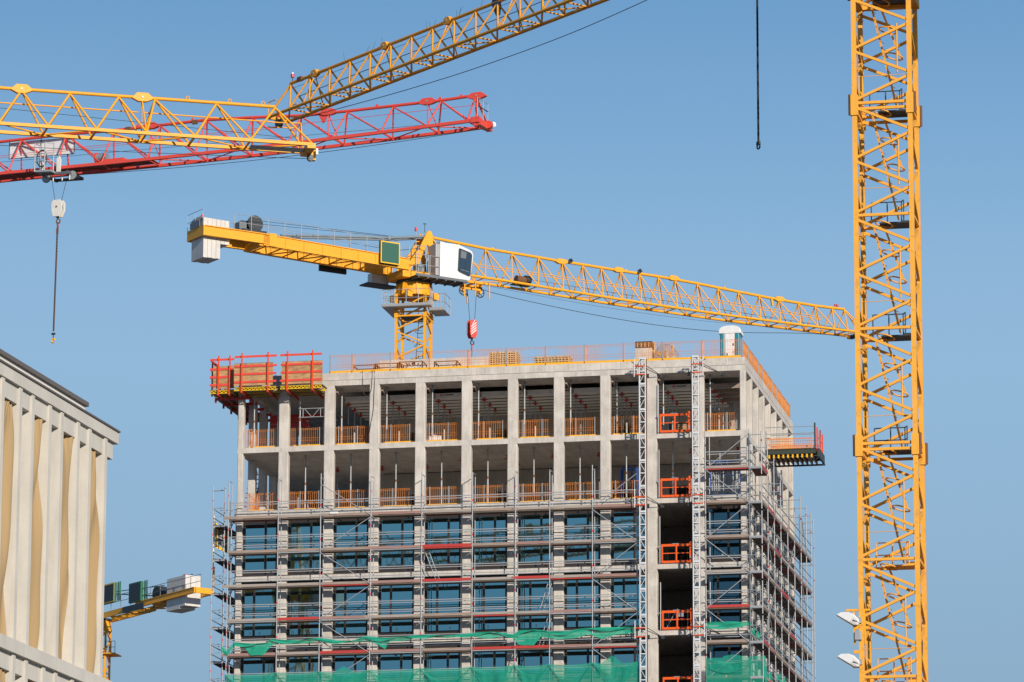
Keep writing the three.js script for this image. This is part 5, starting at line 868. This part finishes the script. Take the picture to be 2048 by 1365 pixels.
  const top = G('tower_head'); mesh(top, 'turret', new THREE.CylinderGeometry(1.1, 1.3, 1.2, 8), m, [0, 61.4, 0]); for (const z of [-.5, .5]) { bar(top, 'head_leg', [-.8, 62, z], [.1, 68, 0], .2, .24, m); bar(top, 'head_leg', [1.0, 62, z], [.1, 68, 0], .2, .24, m); } rod(top, 'tie_bar', [.1, 67.8, 0], [9, 64, 0], .05, m); box(top, 'cab', [1.7, 61.0, 1.4], [1.8, 1.9, 1.2], M.white);
  const cj = G('counter_jib'); for (const z of [-.8, .8]) bar(cj, 'beam', [-12, H + .2, z], [0, H + .2, z], .2, .5, m); for (let k = 0; k < 6; k++) cbox(cj, 'counterweight', [-11.6 + k * .36, H - .2, 0], [.34, 2.2, 1.4], M.cwt, 2); rod(cj, 'tie_bar', [.1, 67.8, 0], [-10.5, H + .4, 0], .06, m);
  // trolley with service cage on the near side
  const tr = G('trolley'), g = M.galv, dk = M.shadedGreySteel, c = S(3.5);
  for (const z of [-.5, .95]) bar(tr, 'frame_beam', [c - .7, 61.62, z], [c + .9, 61.55, z], .14, .14, dk); for (const s of [-.75, .85]) { rod(tr, 'sheave', [c + s, 61.50, .5], [c + s, 61.50, .62], .24, g, UC12); rod(tr, 'sheave_rim', [c + s, 61.50, .54], [c + s, 61.50, .58], .265, M.blackSteel, UC12); } bar(tr, 'frame_cross', [c - .75, 61.6, -.6], [c - .75, 61.6, 1.0], .14, .14, dk); bar(tr, 'frame_cross', [c + .75, 61.6, -.6], [c + .75, 61.6, 1.0], .14, .14, dk);
  bar(tr, 'cage_floor', [c - .95, 61.68, 1.2], [c + .05, 61.62, 1.2], .6, .1, g); for (const [x, z] of [[-.95, .95], [-.95, 1.5], [-.35, 1.5], [.02, 1.2]]) rod(tr, 'cage_post', [c + x, 61.65, z], [c + x, 63.22, z], .035, g); for (const y of [63.2, 62.6, 62.2]) { rod(tr, 'cage_rail', [c - .95, y, .95], [c - .95, y, 1.5], .025, g); rod(tr, 'cage_rail', [c - .95, y, 1.5], [c - .35, y, 1.5], .025, g); rod(tr, 'cage_rail', [c - .35, y, 1.5], [c + .02, y, 1.2], .025, g); }
  const hp = mesh(tr, 'cage_hoop', new THREE.TorusGeometry(.30, .03, 6, 28), M.blackSteel, [c - .55, 62.35, 1.45]); hp.scale.y = 1.5;
  for (const [x, h] of [[-.85, 62.3], [.2, 62.45]]) { mesh(tr, 'side_plate', extr([[-.1, 0], [.1, 0], [.13, h - 61.8], [.05, h - 61.6], [-.1, h - 61.7]], .1, .01), M.offWhite, [c + x, 61.65, .95]); } for (const s of [-.2, .35, .8]) rod(tr, 'bumper_rod', [c + s, 61.5, .8], [c + s, 61.2, .8], .035, M.offWhite);
  for (const [a, b] of [[-.42, -.18], [.52, .2]]) rod(tr, 'hoist_rope', [c + a, 61.42, .56], [c + b, 60.15, .56], .014, M.blackRope);
}
{
  const c = 3.52 - RS0, T = thing('hook_block', 'chipped white hook block with chain and small orange hook, hanging at the left', 'hook block', [RB[0] + c * Math.cos(RTH) + .56 * Math.sin(RTH), 52.4, RB[2] - c * Math.sin(RTH) + .56 * Math.cos(RTH)], RTH);
  const y = 6.9, out = [[-.19, 0], [.17, 0], [.30, .3], [.31, .72], [.2, .88], [-.2, .88], [-.31, .72], [-.29, .3]];
  for (const z of [-.14, .14]) mesh(T, 'cheek_plate', extr(out, .05, .02), M.offWhite, [z * -.1, y, z]); rod(T, 'pin', [0, y + .52, -.22], [0, y + .52, .22], .05, M.rust); rod(T, 'sheave', [0, y + .52, -.1], [0, y + .52, .1], .24, M.blackSteel, UC12);
  const h = mesh(T, 'hook', new THREE.TorusGeometry(.11, .04, 6, 18, Math.PI * 1.6), M.rust, [.02, y - .25, 0]); h.rotation.z = 2.2; rod(T, 'hook_shank', [0, y - .14, 0], [0, y + .02, 0], .06, M.blackSteel); rod(T, 'link', [0, y - .6, 0], [-.02, y - .3, 0], .05, M.rust); box(T, 'chain_plate', [-.02, y - .78, 0], [.12, .3, .06], M.rust); rod(T, 'tag', [.03, y - .55, .05], [.06, y - .5, .07], .05, M.red);
  const link = new THREE.TorusGeometry(.04, .016, 5, 8); link.scale(.75, 1.35, 1); const L = []; for (let i = 0; i < 64; i++) for (const k of [-1, 1]) { const g = link.clone(); if (i % 2) g.rotateY(Math.PI / 2); g.translate(-.02 - .0012 * i + k * .03, y - .95 - i * .083, k * .02); L.push(g); } merged(T, 'chain', L, M.rust);
  box(T, 'chain_shortener', [-.1, .52, 0], [.2, .1, .08], M.blackSteel); mesh(T, 'orange_hook', new THREE.TorusGeometry(.1, .05, 6, 16, Math.PI * 1.6), M.orangeRed.clone(), [-.1, .15, 0]).material = M.toeYellow; rod(T, 'hook_neck', [-.1, .24, 0], [-.1, .48, 0], .03, M.blackSteel);
}
// ---- small crane far behind, bottom left
{
  const th = R(-54.8), T = thing('tower_crane', 'small distant yellow crane with stacked counterweights beside the pale facade', 'crane', [-41.1, 0, -446]), m = M.amber, H = 70.5;
  const mast = grp(T, 'mast', [0, 0, 0], -.2); legs(mast, .78, 0, 69.8, .18, m); for (let k = 9; k < 14; k++) mastBay(mast, .78, k * 5 + .02, k * 5 + 4.98 - (k === 13 ? .3 : 0), 4, .18, .1, m); for (let k = 0; k < 9; k++) mastBay(mast, .78, k * 5 + .02, k * 5 + 4.98, 4, .18, .1, m);
  box(mast, 'ring_platform', [1.1, 67.0, 0], [1.6, .1, 2.4], m); railing(mast, [[.9, 67, 1.2], [1.5, 67, 1.2], [1.9, 67, 1.2]], 1.2, M.rust, .03); bar(mast, 'ring_beam', [-.9, 67.3, .9], [.9, 67.3, .9], .14, .18, m);
  const up = grp(T, 'slewing_unit', [0, 0, 0], th); mesh(up, 'turret', new THREE.CylinderGeometry(1.0, 1.2, 1.1, 8), m, [0, 69.9, 0]); rod(up, 'slewing_ring', [0, 70.4, 0], [0, 70.6, 0], 1.1, M.blackSteel, UC12); box(up, 'service_platform', [.8, 69.0, 1.6], [3.2, .16, 1.4], M.shadedGreySteel); box(up, 'cabinet', [.9, 69.7, 1.5], [.8, 1.2, .7], M.white); box(up, 'cabinet', [2.0, 69.8, 1.5], [.7, 1.2, .7], M.offWhite); railing(up, [[-.6, 69.1, 2.3], [.8, 69.1, 2.3], [2.4, 69.1, 2.3]], 1.2, M.galv, .03); bar(up, 'head_leg', [-1, 70.8, .4], [-.3, 73.4, .2], .2, .2, m); bar(up, 'head_leg', [.8, 70.8, .4], [-.3, 73.4, .2], .2, .2, m);
  const cj = grp(T, 'counter_jib', [0, 0, 0], th);
  for (const z of [-1, 1]) { bar(cj, 'beam', [.5, H + .1, z], [9, H + .2, z], .16, .55, m); bar(cj, 'beam', [8.6, H + .35, z], [19.7, H + .45, z], .16, .5, m); for (const dy of [-.25, .25]) bar(cj, 'beam_flange', [8.6, H + .35 + dy, z], [19.7, H + .45 + dy, z], .3, .06, m); }
  for (let k = 0; k < 6; k++) rod(cj, 'lace', [2 + k * 1.5, H - .1, k % 2 ? 1 : -1], [3.5 + k * 1.5, H - .1, k % 2 ? -1 : 1], .06, m); bar(cj, 'end_beam', [19.7, H + .45, -1.1], [19.7, H + .45, 1.1], .16, .55, m);
  for (let k = 0; k < 7; k++) { const s = 14.5 + k * .5, lo = H - 1.0 + (k > 4 ? .2 : 0), hi = H + 2.2; cbox(cj, 'counterweight', [s, (lo + hi) / 2, 0], [.46, hi - lo, 1.75], M.cwt, 2); rod(cj, 'lifting_eye', [s, hi, 0], [s, hi + .2, 0], .08, M.blackSteel); }
  box(cj, 'beacon', [17.0, H + 2.25, .5], [.5, .2, .2], M.beacon);
  for (const [s, y] of [[3.7, 2.15], [8.9, 1.6]]) { box(cj, 'sign_frame', [s - .1, H + y, 1.15], [2.3, 1.95, .3], M.frameGreen); box(cj, 'sign_border', [s, H + y, 1.32], [2.2, 1.9, .02], s < 5 ? M.signYellow : M.frameGreen); box(cj, 'sign_face', [s, H + y, 1.34], [2.0, 1.68, .03], M.signBlack); for (const x of [1.35, 1.75]) bar(cj, 'frame_post', [s + x, H + y - .9, 1.0], [s + x, H + y + 1, 1.0], .12, .12, M.frameGreen); }
  box(cj, 'long_sign', [8.4, H + .1, 1.2], [4.0, .62, .08], M.signBlack); const rp = []; for (let s = 2; s < 22; s += 1.9) rp.push([s, H + .5, 1.1]); railing(cj, rp, 1.3, M.shadedGreySteel, .03); rod(cj, 'tie_bar', [-.3, 73.3, .2], [12, H + .9, .2], .06, M.blackSteel); rod(cj, 'winch', [11.6, H + 1.2, -.5], [11.6, H + 1.2, .5], .75, M.blackSteel, UC12); rod(cj, 'tie_bar', [-.3, 73.3, -.2], [12, H + 2.0, -.2], .04, M.blackSteel);
  const jib = grp(T, 'jib', [0, 0, 0], th), tt = [], bb = []; for (let k = 0; k < 14; k++) { tt.push([-1.5 - k * 2.2, H + 2.2]); bb.push([-.6 - k * 2.2, H]); } bb.push([-31.6, H]); lattice(jib, tt, bb, .75, { rt: .09, rb: .09, rd: .05, m });
}

// ---------------------------------------------------------------- pale facade on the left
{
  const yl = R(13.43), T = thing('facade_building', 'pale precast concrete building with deep fins and tan fabric strips at the left edge', 'building', [-12.588, 0, -137.549], -yl), m = M.precast;
  // local x points out of the facade, z towards the viewer; a = -z runs along the facade away from the viewer
  const period = 2.63, fins = []; for (let k = 0; k < 9; k++) { fins.push(-.155 - k * period, -1.69 - k * period); }
  const finGeo = (h) => { const s = new THREE.Shape([[0, -.105], [0, .105], [-.58, .165], [-.58, -.165]].map((p) => new THREE.Vector2(...p))), g = new THREE.ExtrudeGeometry(s, { depth: h, bevelEnabled: true, bevelSize: .012, bevelThickness: .012, bevelSegments: 1 }); g.rotateX(-Math.PI / 2); const uv = g.attributes.uv; for (let i = 0; i < uv.count; i++) uv.setXY(i, uv.getX(i) / 3 + .11, uv.getY(i) / 3 + .07); return g; };
  const storey = (y0, y1, lab) => {
    const geos = [0, 1, 2].map((q) => { const g = finGeo(y1 - y0), uv = g.attributes.uv; for (let i = 0; i < uv.count; i++) uv.setXY(i, uv.getX(i) + q * .37, uv.getY(i) + q * .29); return g; });
    fins.forEach((a, i) => mesh(T, 'fin', geos[i % 3], m, [0, y0, -a]));
    for (let k = 0; k < 9; k++) {
      const w0 = -.31 - k * period, w1 = w0 - 1.22, n0 = -1.845 - k * period, n1 = n0 - .8;
      for (const [p, q] of [[w0, w1], [n0, n1]]) { cbox(T, 'lintel_panel', [-.31, y1 - .26, -(p + q) / 2], [.5, .52, p - q - .002], m, 3); cbox(T, 'reveal_wall', [-.66, (y0 + y1) / 2, -(p + q) / 2], [.1, y1 - y0, p - q + .3], M.precast, 3); }
      // wavy hanging fabric in the wide opening
      const pos = [], idx = [], uv = [], nx = 46, ny = 40, ph = k * 1.7;
      for (let j = 0; j <= ny; j++) for (let i = 0; i <= nx; i++) {
        const t = i / nx, y = y0 + .01 + (y1 - .5 - y0) * j / ny, v = j / ny, a = w0 + (w1 - w0) * t;
        const big = Math.sin(t * 6.5 + ph + 2.6 * Math.sin(v * 4.2 + ph)) * .095 + Math.sin(t * 13 + ph * 2 + 3 * v) * .035 * (.4 + v), pl = v > .9 ? Math.sin(t * 46) * .03 * (v - .9) * 10 : 0;
        pos.push(-.215 + big + pl, y - (v > .985 ? .05 * Math.abs(Math.sin(t * 23)) : 0), -a); uv.push(t, v);
      }
      for (let j = 0; j < ny; j++) for (let i = 0; i < nx; i++) { const a = j * (nx + 1) + i; idx.push(a, a + 1, a + nx + 1, a + 1, a + nx + 2, a + nx + 1); }
      const g = new THREE.BufferGeometry(); g.setAttribute('position', new THREE.Float32BufferAttribute(pos, 3)); g.setAttribute('uv', new THREE.Float32BufferAttribute(uv, 2)); g.setIndex(idx); g.computeVertexNormals(); mesh(T, 'fabric_strip', g, M.curtain);
    }
    cbox(T, 'lintel_panel', [-.31, y1 - .26, -.36], [.5, .52, .70], m, 3);
  };
  storey(21.12, 28.63); storey(13.1, 20.72);
  for (let k = 0; k < 5; k++) { const z0 = -.95 + k * 4.9; cbox(T, 'cornice', [-.28, 28.82, z0 + 2.445], [.66, .37, 4.88], m, 3); box(T, 'cornice_coping', [-.27, 29.03, z0 + 2.445], [.74, .05, 4.894], M.coping); }
  for (let k = 0; k < 6; k++) { cbox(T, 'string_course', [-.24, 20.92, -.7 + 2.0 + k * 4.02], [.66, .39, 4.0], m, 3); }
  for (let k = 0; k < 4; k++) { const z0 = .72 + k * 6.2; cbox(T, 'parapet', [-.76, 29.28, z0 + 3.09], [.5, .52, 6.17], M.plaster, 3); box(T, 'parapet_coping', [-.74, 29.61, z0 + 3.02], [.64, .13, 6.2], M.coping); }
  cbox(T, 'body', [-10.8, 14.6, 11.6], [20, 28.4, 23.4], m, 3); cbox(T, 'lower_wall', [-.3, 6.4, 11.6], [.62, 12.8, 23.4], m, 3);
}

renderer.render(scene, camera);
